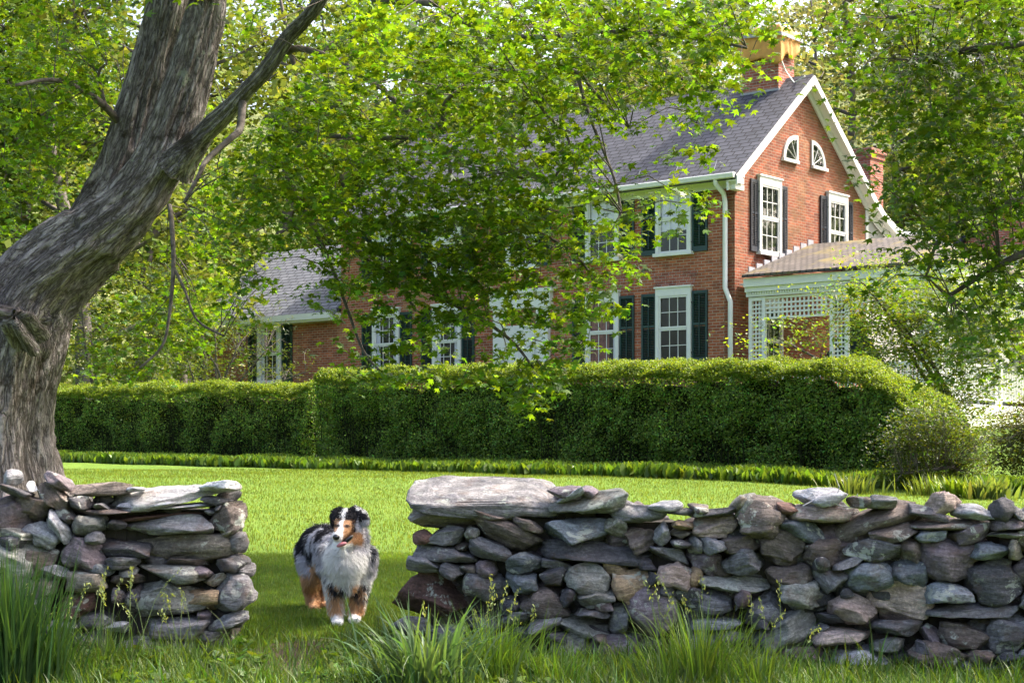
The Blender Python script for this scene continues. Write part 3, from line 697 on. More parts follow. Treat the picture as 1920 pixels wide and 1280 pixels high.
stub = [tp_(40, 610, 60, 16.9), tp_(10, 602, 40, 16.7), tp_(-30, 590, 36, 16.6), tp_(-90, 520, 40, 16.6), tp_(-220, 360, 40, 16.6), tp_(-380, 150, 32, 16.4), tp_(-520, -150, 22, 16), tp_(-600, -450, 9, 16)]
knob = [tp_(60, 640, 30, 16.55), tp_(40, 612, 26, 16.35), tp_(30, 596, 22, 16.25), tp_(26, 590, 8, 16.22)]
brC = [tp_(330, 312, 40, 16.9), tp_(352, 287, 27, 16.8), tp_(384, 250, 19, 16.7), tp_(433, 202, 16.5, 16.5), tp_(470, 161, 15, 16.3), tp_(504, 124, 15, 16.1), tp_(537, 74, 14, 15.9), tp_(571, 37, 13, 15.7), tp_(601, 0, 13, 15.5), tp_(670, -120, 12, 15.2), tp_(790, -300, 9, 14.8), tp_(980, -480, 5, 14.5)]
def flare(p, an, r):
    h = p.z-maple_base[2]; return max(0, .55*math.exp(-max(h, 0)/.38)*(.75+.35*math.sin(an*5+1)))+.05*math.sin(an*4+.5)*(1 if h < 3 else 0)
tr = wpart('trunk', bark_tube([main, stemB, stub, knob, brC], 'trunk', M['bark'], flare=flare, seg=96), maple)
BR = {  # limbs: path in (column, row, half-width, depth)
 'D': [(540, 96, 8, 16.1), (560, 91, 6, 16), (601, 101, 5.5, 15.9), (641, 118, 5, 15.8), (675, 141, 5, 15.7), (715, 165, 5, 15.5), (728, 178, 5, 15.4), (765, 210, 5, 15.3), (800, 243, 4.5, 15.2), (840, 300, 4, 15.2), (850, 335, 3, 15.1), (905, 356, 3, 15), (930, 395, 2, 14.8)],
 'D2': [(800, 243, 4.5, 15.2), (827, 232, 4.5, 15.1), (836, 191, 4, 15), (873, 165, 4, 14.8), (916, 144, 3.5, 14.6), (980, 132, 3.5, 14.4), (1037, 128, 5, 14.3), (1088, 138, 4, 14.2), (1105, 161, 3, 14.1), (1140, 200, 2.5, 14), (1180, 240, 2, 13.8)],
 'E': [(700, 0, 7, 15.3), (820, 8, 6, 15), (832, 22, 4, 14.8), (920, 60, 5, 14.6), (1020, 70, 4.5, 14.3), (1150, 60, 4, 14), (1290, 70, 3.5, 13.6), (1400, 90, 2, 13.2)],
 'G': [(670, 470, 5, 15.6), (716, 501, 5, 15.5), (752, 540, 4, 15.4), (780, 582, 3, 15.3)],
 'H': [(670, 470, 5, 15.6), (716, 508, 5, 15.4), (770, 522, 4.5, 15.2), (823, 557, 4, 15), (894, 593, 3.5, 14.8), (960, 640, 3, 14.6), (1000, 690, 2, 14.4)],
 'I': [(520, 300, 3, 15.9), (528, 306, 4, 15.9), (550, 359, 4.5, 15.8), (590, 430, 4, 15.7), (628, 515, 3.5, 15.5), (649, 572, 3, 15.4), (681, 657, 2.5, 15.2), (712, 695, 2, 15)],
 'J': [(640, 330, 4, 15.8), (650, 372, 5, 15.8), (648, 420, 6, 15.7), (655, 450, 5, 15.6), (670, 470, 5, 15.6)],
 'K': [(455, 182, 8, 16.4), (450, 240, 7, 16.2), (430, 262, 6, 16), (386, 302, 5, 15.8), (373, 329, 4, 15.6), (345, 380, 3, 15.5)],
 'L': [(318, 385, 4, 16.7), (322, 420, 4.5, 16.5), (325, 501, 4, 16.2), (317, 595, 3, 16), (303, 650, 2.5, 15.9), (262, 690, 2, 15.8)],
 'L2': [(325, 501, 3.5, 16.2), (345, 540, 2.5, 16.1), (370, 600, 2, 16), (420, 630, 1.5, 15.8)],
 'Mm': [(245, 240, 9, 17.5), (228, 234, 7, 17.4), (198, 201, 7, 17.1), (158, 171, 5, 16.8), (100, 150, 4, 16.4), (30, 160, 3, 16)],
 'Mn': [(198, 201, 4, 17.1), (185, 140, 3, 17), (200, 120, 2, 16.9)],
 'O': [(640, 190, 5, 15.7), (560, 245, 4, 15.9), (500, 215, 4, 16.1), (620, 255, 4.5, 15.6), (760, 258, 4, 15.3)],
 'Q': [(1020, 210, 3, 14.2), (1065, 260, 2.5, 14.1), (1060, 300, 2, 14), (1030, 345, 1.5, 14)],
 'Q2': [(1085, 150, 4, 14.2), (1110, 230, 3, 14), (1150, 330, 2.5, 13.8), (1165, 400, 1.6, 13.7)],
 'S': [(850, 335, 3, 15.1), (900, 400, 3, 14.9), (1000, 430, 2.5, 14.5), (1080, 480, 2, 14.2), (1110, 520, 1.5, 14)],
}
roots = []
for k_, pth in BR.items():
    sp = smooth_path([tp_(*p) for p in [(a, c, r_, D) for a, c, r_, D in pth]], 6)
    roots += [s[:3] for s in sp]
    b = MB(); b.tube([s[:3] for s in sp], [max(.012, s[3]*1.05) for s in sp], 9)
    wpart('branch', b.mesh('branch', M['twig'], True), maple)
MAP = ["561450077788687866887775200",
       "886740078678788878877873000",
       "888830078777767577654542000",
       "888800168887654776542321000",
       "778800268888677875311100000",
       "667700677788877886412210000",
       "567500666788888888542210000",
       "776003664678888876531100000",
       "773005642367888876431000000",
       "401566630125677677410000000",
       "002666510012553266300000000",
       "004431000014322553000000000",
       "000100000001200341000000000"]
# the crown comes forward over the lawn towards its right side
def Dm(px, py, k):
    c = 16.4-2.6*np.clip(px/1300, 0, 1); return c+rng.uniform(-1.0, 1, k)*(1.7-1.15*sstep(200, 550, py))+(px < 420)*1.6
C = grid_points(MAP, 0, -8, 60, 19, Dm)
# none in front of the trunk
def clear_trunk(C):
    px = 960+C[:, 0]/C[:, 1]*F; py = HY-(C[:, 2]-CAMZ)/C[:, 1]*F; keep = np.ones(len(C), bool)
    for path in (main, stemB, brC[2:9]):
        for a in smooth_path(path, 4):
            qx = 960+a[0]/a[1]*F; qy = HY-(a[2]-CAMZ)/a[1]*F; keep &= ~((np.hypot(px-qx, py-qy) < a[3]/a[1]*F+42) & (C[:, 1] < 18.2))
    return keep
C = C[clear_trunk(C)]
print('maple sprays', len(C))
Lp, Ln = sprays(C, rng.uniform(.12, .24, len(C)), 12)
k = clear_trunk(Lp) | (rng.random(len(Lp)) < .0); Lp = Lp[k]; Ln = Ln[k]
# dense unseen crown above the picture
def ellip(n, c, r, shell=.35):
    d = rng.normal(size=(n, 3)); d /= np.linalg.norm(d, axis=1, keepdims=True); t = (shell+(1-shell)*rng.random((n, 1)))**.6
    return np.array(c)+d*t*np.array(r)
U = np.concatenate([ellip(560, (-4.5, 17, 9.5), (6.5, 5, 4.2)), ellip(150, (-2.6, 17, 7.9), (2.6, 2.4, 1.5))])
U = U[(HY-(U[:, 2]-CAMZ)/U[:, 1]*F) < -40]
Up, Un = sprays(U, rng.uniform(.4, .6, len(U)), 16)
n1, n2 = len(Lp), len(Up)
sz = np.concatenate([rng.uniform(.07, .145, n1), rng.uniform(.16, .24, n2)])
cl = leafcols(n1+n2, (.072, .142, .016), .33, .16)
me = leaf_mesh('foliage', np.concatenate([Lp, Up]), np.concatenate([Ln, Un]), sz, MAPLE, cl, M['leaf'])
wpart('foliage', me, maple)
b = MB(); twigs(b, C, roots, 300, .007)
for _ in range(400):                           # twiglets between sprays
    i_ = rng.integers(len(C)); d = np.linalg.norm(C-C[i_], axis=1); j_ = np.argsort(d)[1:4]
    p, q = C[i_], C[rng.choice(j_)]
    if .1 < np.linalg.norm(p-q) < .8: b.tube([p, (p+q)/2+np.array([0, 0, .05]), q], [.005, .004, .003], 4, False)
wpart('twigs', b.mesh('twigs', M['twig'], True), maple)['kind'] = 'stuff'

# ---------------------------------------------------------------- tree at the right edge (trunk outside the picture)
rt_base = (7.2, 13.2, float(ground(7.2, 13.2)))
rt = empty('maple_tree', rt_base, label='leafy maple overhanging from the right edge with dark shaded foliage', cat='tree')
tk = [(7.2, 13.2, rt_base[2]-.1, .42), (7.15, 13.2, 1.2, .34), (7.3, 13.3, 3, .30), (7.1, 13.6, 5.5, .22), (7.4, 13.4, 8.5, .13), (7.2, 13.5, 11, .05)]
wpart('trunk', bark_tube([tk], 'trunk', M['bark'], seg=48), rt)
RBR = [[(7.2, 13.3, 3.2, .10), (6, 13.6, 3.8, .07), (5, 13.8, 4.2, .05), (4.2, 14, 4.4, .035), (3.4, 14.1, 4.3, .02)],
       [(7.2, 13.3, 2.6, .09), (5.9, 13.4, 2.9, .06), (4.9, 13.6, 2.9, .04), (4.1, 13.7, 2.6, .03), (3.6, 13.8, 2.3, .015)],
       [(7.1, 13.5, 4.6, .09), (5.6, 13.9, 4.9, .06), (4.4, 14.2, 4.9, .04), (3.2, 14.3, 4.7, .02)],
       [(7.2, 13.3, 3.0, .07), (5.4, 14, 3.3, .05), (4.5, 14.2, 3.2, .035), (3.7, 14.2, 2.9, .018), (3.5, 14.2, 2.5, .01)]]
rr_ = []
for pth in RBR:
    sp = smooth_path(pth, 6); rr_ += [s[:3] for s in sp]; b = MB(); b.tube([s[:3] for s in sp], [s[3] for s in sp], 8)
    wpart('branch', b.mesh('branch', M['twig'], True), rt)
RT = ["00677788", "00566788", "00145788", "00156888", "00136888", "00034787", "00015776", "00025566", "00013466", "00000355", "00000144", "00000123"]
C2 = grid_points(RT, 1440, 0, 60, 12, lambda px, py, k: 14+rng.uniform(-1.1, 1.1, k))
C2b = C2[C2[:, 0]/C2[:, 1]*F+960 > 1880]; ex = np.repeat(C2b, 3, 0); ex = ex+rng.uniform(0, 1, (len(ex), 1))*np.array([[1.8, 0, 0]])
CC = np.concatenate([C2, ex])
L1, N1 = sprays(CC, rng.uniform(.20, .34, len(CC)), 15)
U = np.concatenate([ellip(270, (8.4, 12.6, 7.4), (4.2, 3.1, 3.2)), ellip(50, (5.6, 12.0, 7.4), (3.2, 2.6, 1.6)), ellip(160, (10, 11.5, 4.5), (3, 3, 2)), ellip(55, (5.0, 11.0, 7.2), (3.6, 2.6, 1.7)), ellip(70, (2.0, 11.6, 7.0), (3.0, 2.8, 1.6))])  # unseen crown; several lumps added to shade the foreground
kk = ((HY-(U[:, 2]-CAMZ)/U[:, 1]*F) < -30) | ((960+U[:, 0]/U[:, 1]*F) > 2010); U = U[kk]
L2, N2 = sprays(U, rng.uniform(.4, .6, len(U)), 16)
n1, n2 = len(L1), len(L2)
me = leaf_mesh('foliage', np.concatenate([L1, L2]), np.concatenate([N1, N2]), np.concatenate([rng.uniform(.08, .14, n1), rng.uniform(.17, .25, n2)]), MAPLE, leafcols(n1+n2, (.046, .098, .016), .28, .15), M['leaf'])
wpart('foliage', me, rt)
b = MB(); twigs(b, C2, rr_, 160, .007); wpart('twigs', b.mesh('twigs', M['twig'], True), rt)['kind'] = 'stuff'

# ---------------------------------------------------------------- small tree before the porch, shrubs
def small_tree(name, base, rows, x0, y0, cell, per, D, dD, col, label, cat, leafs=(.05, .085), seed=0, stems=4, top=None, flat=.2, shape=OVAL, rad=(.22, .4), flowers=None):
    base = (base[0], base[1], float(ground(base[0], base[1])))
    r = empty(name, base, label=label, cat=cat)
    C = grid_points(rows, x0, y0, cell, per, lambda px, py, k: D+rng.uniform(-dD, dD, k))
    C = C[C[:, 2] > ground(C[:, 0], C[:, 1])+.1]
    b = MB(); rts = []
    for s in range(stems):
        tgt = C[rng.choice(len(C))]; mid = (np.array(base)*.5+tgt*.5)+rng.normal(0, .12, 3)+np.array([0, 0, .3])
        sp = smooth_path([(*base, .07), (*(np.array(base)*.8+mid*.2+np.array([0, 0, .1])), .055), (*mid, .035), (*tgt, .012)], 6)
        b.tube([q[:3] for q in sp], [q[3] for q in sp], 7); rts += [q[:3] for q in sp]
    twigs(b, C, rts, 120, .010)
    wpart('trunk', b.mesh('trunk', M['twig'], True), r)
    L, Nl = sprays(C, rng.uniform(*rad, len(C)), 16, flat)
    wpart('foliage', leaf_mesh('foliage', L, Nl, rng.uniform(*leafs, len(L)), shape, leafcols(len(L), col, .25, .2), M['leaf']), r)
    if flowers:
        i = rng.choice(len(C), flowers); Lf, Nf = sprays(C[i]+np.array([0, 0, .1]), np.full(flowers, .25), 10, .1, .2, .2)
        wpart('blossom', leaf_mesh('blossom', Lf, Nf, rng.uniform(.05, .09, len(Lf)), OVAL, leafcols(len(Lf), (.7, .7, .62), .1, .03), M['farleaf']), r)
    return r
small_tree('dogwood_tree', (8.3, 30.2), ["00013333200", "00157666500", "12226777500", "00004554300", "00000253000", "0000002310"], 1380, 480, 60, 120, 30, .9, (.095, .155, .028), 'low spreading tree with bright layered leaves in front of the porch', 'tree', stems=5, flat=.10, rad=(.28, .5))
small_tree('flowering_shrub', (-10.6, 44), ["0245300", "2677400", "5777540", "4666640"], 90, 500, 60, 60, 44, 1.2, (.05, .085, .02), 'broad flowering shrub with white blossom behind the left hedge', 'shrub', (.06, .1), flowers=34)
small_tree('yew_shrub', (-7.7, 43.2), ["00310", "26640", "47764"], 350, 560, 48, 40, 43.2, .8, (.05, .08, .025), 'spiky green shrub against the wing wall beside its window', 'shrub', (.05, .1), shape=QUAD*np.array([.5, 1.3]), stems=8)
small_tree('round_shrub', (6.55, 24.9), ["0023300", "0467740", "2788875", "3888887", "2888886", "0677764"], 1640, 740, 30, 38, 24.6, .55, (.040, .065, .014), 'loose dark shrub at the rounded right end of the hedge', 'shrub', (.03, .055), rad=(.12, .22))
small_tree('round_shrub', (8.3, 26.5), ["004667", "367888", "588888", "678888", "578888", "357777"], 1850, 740, 28, 40, 26.4, .6, (.048, .065, .018), 'dark green shrub at the right edge below the porch railing', 'shrub', (.03, .06), rad=(.12, .22))

# ---------------------------------------------------------------- clipped hedges
def hedge(m0, m1, n0, th_, zt0, zt1, label, taper=None, count=90000):
    """m along the house front, n away from it"""
    def pos(m, n): return .7713*m+.6366*n, -.6366*m+.7713*n
    L = m1-m0; cx, cy = pos((m0+m1)/2, n0+th_/2); r = empty('hedge', (cx, cy, float(ground(cx, cy))), label=label, cat='hedge')
    def top(t): return zt0+(zt1-zt0)*t
    def prof(m, n, extra=0):
        t = (m-m0)/L; z = top(t)
        if taper: z = z-taper*np.clip((t-.87)/.13, 0, 1)**2
        return z
    # leaves on front, top, ends
    S = []; NR = []
    A = [L*1.9, L*th_, th_*1.9, th_*1.9, L*1.9*.35]; tot = sum(A)
    for q, a in enumerate(A):
        k = int(count*a/tot*(1.25 if q == 1 else 1)); u = rng.random(k); v = rng.random(k)
        m = m0+u*L; n = np.full(k, n0); nr = np.zeros((k, 3))
        dp = np.abs(rng.normal(0, .11, k))
        if q == 0: n = n0+dp; z = v; nr[:, 1] = -1
        elif q == 1: n = n0+v*th_; z = np.full(k, 2.); nr[:, 2] = 1
        elif q == 2: m = np.full(k, m0)+dp; n = n0+u*th_; z = v; nr[:, 0] = -1
        elif q == 3: m = np.full(k, m1)-dp; n = n0+u*th_; z = v; nr[:, 0] = 1
        else: n = np.full(k, n0+th_); z = v; nr[:, 1] = 1
        x, y = pos(m, n); g = ground(x, y)+.04; zt = prof(m, n)
        # round the shoulders, uneven clipping
        zz = np.where(z > 1.5, zt-np.abs(rng.normal(0, .05, k)), g+(zt-g)*z)
        sh = sstep(.86, 1, np.where(z > 1.5, 0, z)); n = n+np.where(q == 0, sh*.14, 0)
        edge = np.clip(1-(n-n0)/.22, 0, 1)*(z > 1.5); zz = zz-edge**2*.13
        bmp = np.array([noise.fractal(Vector((a_*1.3, b_*1.3, c_*1.6)), .9, 2, 3) for a_, b_, c_ in zip(m, n, zz)])
        bulge = bmp*.17
        x, y = pos(m, n)
        nw = nr[:, [0]]*np.array([[.7713, -.6366, 0]])+nr[:, [1]]*np.array([[.6366, .7713, 0]])+nr[:, [2]]*np.array([[0, 0, 1]])
        Pp = np.stack([x, y, zz], -1)+nw*bulge[:, None]
        hole = (bmp < -.16) & (rng.random(k) < .6) if q in (0, 2, 3) else np.zeros(k, bool)
        Pp = Pp[~hole]; nw = nw[~hole]; S.append(Pp); NR.append(nw)
    S = np.concatenate(S); NR = np.concatenate(NR)
    Nn = NR*.6+rng.normal(0, .6, S.shape); Nn[:, 2] += .45
    t_ = np.clip((S[:, 2]-2.1)/.4, 0, 1)
    col = leafcols(len(S), (.11, .185, .030), .45, .2)
    wpart('foliage', leaf_mesh('foliage', S, Nn, rng.uniform(.028, .052, len(S)), QUAD*np.array([1.1, 1.2]), col, M['hedge']), r)
    # young shoots standing up from the top and shoulders
    k = int(L*1500); m = m0+rng.random(k)*L; n = n0-.02+rng.random(k)**1.3*th_; x, y = pos(m, n)
    zt = prof(m, n)-np.clip(1-(n-n0)/.22, 0, 1)**2*.15
    bmp = np.array([noise.fractal(Vector((a_*1.3, b_*1.3, c_*1.6)), .9, 2, 3) for a_, b_, c_ in zip(m, n, zt)])
    base = np.stack([x, y, zt+bmp*.15-.03], -1); q = 6
    d = rng.normal(0, .28, (k, 3)); d[:, 2] = 1; d /= np.linalg.norm(d, axis=1, keepdims=True); ln_ = rng.uniform(.04, .13, (k, 1))
    Ls = np.concatenate([base+d*ln_*(j+1)/q+rng.normal(0, .008, (k, 3)) for j in range(q)]); Ns = rng.normal(0, .6, Ls.shape); Ns[:, 2] += .7
    wpart('young_shoots', leaf_mesh('young_shoots', Ls, Ns, rng.uniform(.025, .045, len(Ls)), QUAD, leafcols(len(Ls), (.13, .18, .020), .2, .12), M['hedge']), r)
    # stems, plus an added dark core that blocks light and gives inner dimness
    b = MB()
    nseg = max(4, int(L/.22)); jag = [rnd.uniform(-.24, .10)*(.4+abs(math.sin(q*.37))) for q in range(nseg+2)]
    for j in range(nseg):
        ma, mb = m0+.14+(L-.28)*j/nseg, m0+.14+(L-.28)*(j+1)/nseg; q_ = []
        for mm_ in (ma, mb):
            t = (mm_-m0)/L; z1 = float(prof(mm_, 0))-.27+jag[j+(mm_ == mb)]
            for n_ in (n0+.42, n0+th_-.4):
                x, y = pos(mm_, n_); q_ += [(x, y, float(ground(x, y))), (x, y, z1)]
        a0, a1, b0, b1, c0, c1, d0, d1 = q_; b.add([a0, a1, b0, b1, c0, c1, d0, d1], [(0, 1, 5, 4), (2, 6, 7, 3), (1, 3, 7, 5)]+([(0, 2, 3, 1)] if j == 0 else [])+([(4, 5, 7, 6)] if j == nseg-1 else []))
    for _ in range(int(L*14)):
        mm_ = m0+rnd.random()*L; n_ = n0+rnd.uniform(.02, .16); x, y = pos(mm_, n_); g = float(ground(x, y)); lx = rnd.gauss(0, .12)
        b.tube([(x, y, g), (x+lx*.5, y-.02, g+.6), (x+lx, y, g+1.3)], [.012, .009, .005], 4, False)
    wpart('stems', b.mesh('stems', M['hedgecore']), r)  # same mesh holds the added light-blocking core
    return r
m, n, out = mat('hedge_dark_core'); z = noise_(n, coords(n), 22, 6, .8); bsdf(n, out, ramp(n, z, [(.4, (.012, .016, .007)), (.6, (.04, .05, .018))]), .95, bump(n, z, 1, .05), .1); M['hedgecore'] = m
hedge(-25.35, -11.7, 24.25, 1.3, 2.68, 2.44, 'long clipped hedge before the house, its right end rounded off', .85, 210000)
hedge(-39.5, -25.85, 24.65, 1.3, 2.70, 2.42, 'lower clipped hedge on the left, partly behind the maple trunk', None, 110000)

# ---------------------------------------------------------------- grasses
def blades(name, base, height, width, az, lean, curl, col, m, segs=3, fold=0):
    """curved tapering blades; az direction of bend, lean initial angle, curl added angle at tip"""
    n = len(base); V = np.zeros((n, segs*2+1, 3)); p = base.copy(); hd = np.stack([np.cos(az), np.sin(az), np.zeros(n)], -1); wd = np.stack([-np.sin(az), np.cos(az), np.zeros(n)], -1)
    tw = rng.uniform(-.9, .9, n)[:, None]; wd = wd*np.cos(tw)+hd*np.sin(tw)
    for s in range(segs+1):
        t = s/segs; a = lean+curl*t**1.3; wv = width*(1-t**2.2)*(.75+.6*math.sin(math.pi*min(1, t*1.1))*.4)
        if s < segs: V[:, 2*s] = p-wd*wv[:, None]/2; V[:, 2*s+1] = p+wd*wv[:, None]/2
        else: V[:, 2*s] = p
        st = height/segs; p = p+hd*(np.sin(a)*st)[:, None]; p[:, 2] += np.cos(a)*st
    k = segs*2+1; q = []; off = np.arange(n)[:, None]*k
    qd = np.concatenate([off+np.array([[2*s, 2*s+1, 2*s+3, 2*s+2]]) for s in range(segs-1)]) if segs > 1 else np.zeros((0, 4), int)
    tr_ = off+np.array([[2*segs-2, 2*segs-1, 2*segs]])
    c = np.repeat(col, k, 0)
    return np_mesh(name, V.reshape(-1, 3), [qd, tr_], m, c, smooth=True)
def on_ground(x, y, dz=-.004): return np.stack([x, y, ground(x, y)+.012*np.sin(x*2.1+y*.7)*np.sin(y*1.7)+dz], -1)
# mown lawn
def lawn_zone(n, y0, y1, pxa, pxb, h, wd_, col):
    y = np.sqrt(rng.uniform(y0**2, y1**2, n)); px = rng.uniform(pxa, pxb, n); x = (px-960)/F*y
    keep = (.6366*x+.7713*y < 23.8); d = np.hypot(x+1.17, (y-8.95)*.38)
    keep &= ~((d < .20+.10*np.sin(x*9)*np.cos(y*5)) & (rng.random(n) < .9)); x = x[keep]; y = y[keep]; k = len(x)
    patch = np.array([noise.noise(Vector((a*1.3, b_*1.3, 0))) for a, b_ in zip(x, y)])[:, None]
    return (on_ground(x, y), rng.uniform(.6, 1.3, k)*h, np.full(k, wd_)*rng.uniform(.7, 1.3, k), rng.uniform(0, 6.28, k), rng.uniform(0, .5, k), rng.uniform(.1, .8, k), leafcols(k, col, .22, .15)*(1+patch*.25))
Z1 = lawn_zone(90000, 8.6, 15, 400, 800, .042, .0055, (.100, .165, .022)); Z2 = lawn_zone(165000, 15, 32, 100, 2350, .04, .013, (.105, .150, .018))
for nm, Z, sg in (('mown_grass', Z1, 2), ('mown_grass', Z2, 1)):
    o = link(nm, blades(nm, *Z, M['grass'], segs=sg)); tag(o, 'short mown lawn grass' if sg == 2 else 'short mown lawn grass on the far side of the lawn', 'grass', kind='stuff')
# strip of broad-leaved plants along the hedges
n_ = 32000; mm_ = rng.uniform(-39, -8.5, n_); nn_ = 24.1-rng.random(n_)*1.6*np.clip((mm_+41)/12, .35, 1.0)
x = .7713*mm_+.6366*nn_; y = -.6366*mm_+.7713*nn_
k = len(x); c_ = on_ground(x, y); hh_ = rng.uniform(.13, .27, k)*(1+.35*np.array([noise.noise(Vector((a*1.1, b_*1.1, 2))) for a, b_ in zip(x, y)])); c_[:, 2] += hh_*.42
up = rng.normal(0, .28, (k, 3)); up[:, 2] = 1; nv = rng.normal(0, 1, (k, 3)); nv[:, 2] *= .3
o = link('lily_border', leaf_mesh('lily_border', c_, nv, hh_, OVAL*np.array([.85, 1]), leafcols(k, (.085, .150, .018), .25, .12), M['grass'], up))
tag(o, 'dense border of upright bright green leaves in front of the hedges', 'ground cover', kind='stuff')
# rough weeds in front of the wall and around its foot
n_ = 42000; y = rng.uniform(7.0, 9.35, n_); x = rng.uniform(-3.2, 3.2, n_)*y/9
inwall = ((y > 8.75-.03*x) & ((x < -1.5) | (x > -.55))) | ((960+x/y*F > 1440) & (rng.random(n_) < .45)); d = np.hypot(x+1.17, (y-8.95)*.38); pth = (d < .26) & (rng.random(n_) < .8)
k = ~inwall & ~pth; x = x[k]; y = y[k]; k = len(x)
o = link('rough_grass', blades('rough_grass', on_ground(x, y), rng.gamma(2.2, .03, k)+.03, rng.uniform(.004, .009, k), rng.uniform(0, 6.28, k), rng.uniform(.1, .8, k), rng.uniform(.2, 1.2, k), leafcols(k, (.062, .115, .018), .3, .2), M['grass'], 3))
tag(o, 'rough grass and low weeds in front of the stone wall', 'grass', kind='stuff')
n_ = 5200; y = rng.uniform(7.2, 9.15, n_); x = rng.uniform(-3, .2, n_)*y/9; dn = np.array([noise.noise(Vector((a*3, b_*3, 5))) for a, b_ in zip(x, y)])
inwall = (y > 8.75) & ((x < -1.5) | (x > -.6)); d = np.hypot(x+1.17, (y-8.95)*.38); k = ~inwall & (dn > .05) & (d > .16); x = x[k]; y = y[k]; k = len(x)
c_ = on_ground(x, y, .02); c_[:, 2] += rng.uniform(0, .06, k); nv = rng.normal(0, .4, (k, 3)); nv[:, 2] += 1
o = link('broadleaf_weeds', leaf_mesh('broadleaf_weeds', c_, nv, rng.uniform(.03, .085, k), OVAL*np.array([1.2, 1]), leafcols(k, (.075, .135, .02), .25, .15), M['grass']))
tag(o, 'broad-leaved weeds in the gap of the wall', 'weeds', kind='stuff')
def clump(px, py, D, n, h, wd_, spread, lean, curl, col, label, name='grass_clump', cat='grass clump', heads=0, hh=.5):
    c = W(px, py, D); c.z = float(ground(c.x, c.y)); r = empty(name, c, label=label, cat=cat)
    a = rng.uniform(0, 6.28, n); q = np.abs(rng.normal(0, spread, n)); x = c.x+np.cos(a)*q; y = c.y+np.sin(a)*q*.6
    me = blades('leaves', on_ground(x, y), rng.uniform(.55, 1.1, n)*h, rng.uniform(.7, 1.3, n)*wd_, a+rng.normal(0, .5, n), np.abs(rng.normal(0, lean, n)), np.abs(rng.normal(curl, curl*.6, n)), leafcols(n, col, .18, .1), M['grass'], 7)
    wpart('leaves', me, r)
    if heads:
        b = MB(); LC = []; LN_ = []
        for _ in range(heads):
            bx_, by_ = c.x+rnd.gauss(0, spread), c.y+rnd.gauss(0, spread*.5); g = float(ground(bx_, by_)); H = hh*rnd.uniform(.75, 1.15); dx_, dy_ = rnd.gauss(0, .09), rnd.gauss(0, .07)
            pts = [Vector((bx_+dx_*t*t, by_+dy_*t*t, g+H*(t-.12*t**4))) for t in (0, .3, .6, .8, 1)]; b.tube(pts, [.0022, .002, .0016, .0013, .0008], 4, False)
            for j in range(16):
                t = .74+.26*j/15; i0 = 3 if t >= .8 else 2; base_t = (t-.8)/.2 if i0 == 3 else (t-.6)/.2
                p = pts[i0].lerp(pts[i0+1], min(1, base_t)); LC.append(np.array(p)+rng.normal(0, .007, 3)); LN_.append(rng.normal(0, 1, 3)+np.array([0, -.5, 0]))
        wpart('stalks', b.mesh('stalks', M['straw']), r)
        dr_ = rng.normal(0, .35, (len(LC), 3)); dr_[:, 2] = 1
        o_ = wpart('seed_heads', leaf_mesh('seed_heads', np.array(LC), np.array(LN_), rng.uniform(.014, .028, len(LC)), QUAD*np.array([.6, 1]), leafcols(len(LC), (.22, .27, .11), .15, .05), M['grass'], dr_), r); o_['kind'] = 'stuff'
    return r
M['straw'] = simple('green_straw', (.16, .21, .07), .6)
clump(15, 1300, 7.75, 560, .70, .011, .10, .16, .30, (.032, .075, .026), 'tall dark green strappy clump at the bottom left corner')
clump(95, 1290, 7.9, 150, .52, .010, .07, .25, .6, (.04, .09, .025), 'thinner grass tuft beside the dark clump on the left', heads=3, hh=.55)
clump(200, 1250, 8.45, 130, .30, .007, .13, .3, .7, (.065, .12, .028), 'wispy seeding grass in front of the left wall', heads=9, hh=.52)
clump(330, 1255, 8.5, 80, .22, .006, .12, .3, .7, (.07, .125, .03), 'thin seeding grass below the end of the left wall', heads=7, hh=.42)
clump(800, 1330, 7.85, 260, .50, .017, .13, .30, 1.25, (.075, .135, .060), 'pale broad-bladed clump arching at the foot of the right wall')
clump(925, 1290, 8.1, 360, .40, .007, .15, .25, .8, (.085, .16, .026), 'bright fine grass tuft with seed stalks beside the pale broad clump', heads=9, hh=.52)
clump(1040, 1300, 8.0, 150, .24, .007, .12, .3, .8, (.08, .15, .025), 'low grass tuft in front of the right wall left of the seeding clump')
clump(1310, 1310, 8.0, 270, .44, .008, .16, .25, .65, (.085, .155, .028), 'bright seeding grass clump in front of the middle of the right wall', heads=9, hh=.56)
clump(1420, 1320, 7.9, 120, .30, .008, .12, .3, .7, (.07, .13, .028), 'sparser grass tuft right of the bright seeding clump', heads=2, hh=.45)
clump(655, 1300, 8.0, 150, .16, .009, .16, .5, .9, (.075, .14, .022), 'short leafy tuft at the bottom between the wall ends')
# tall weeds along the foot of the hedge
for i_, (px, D, lab) in enumerate(((1600, 23.6, 'wispy flowering weed in front of the hedge right of centre'), (1790, 23.0, 'bright leafy perennial clump before the round shrub'), (1850, 22.8, 'pale broad-leaved plant at the foot of the round shrub'), (1740, 23.4, 'thin upright weeds left of the bright perennial'))):
    clump(px, 900, D, 160, (.34, .34, .34, .34)[i_], (.03, .05, .07, .02)[i_], .20, .25, .6, ((.10, .14, .04), (.12, .19, .02), (.13, .18, .06), (.09, .13, .03))[i_], lab, 'perennial_plant', 'plant')

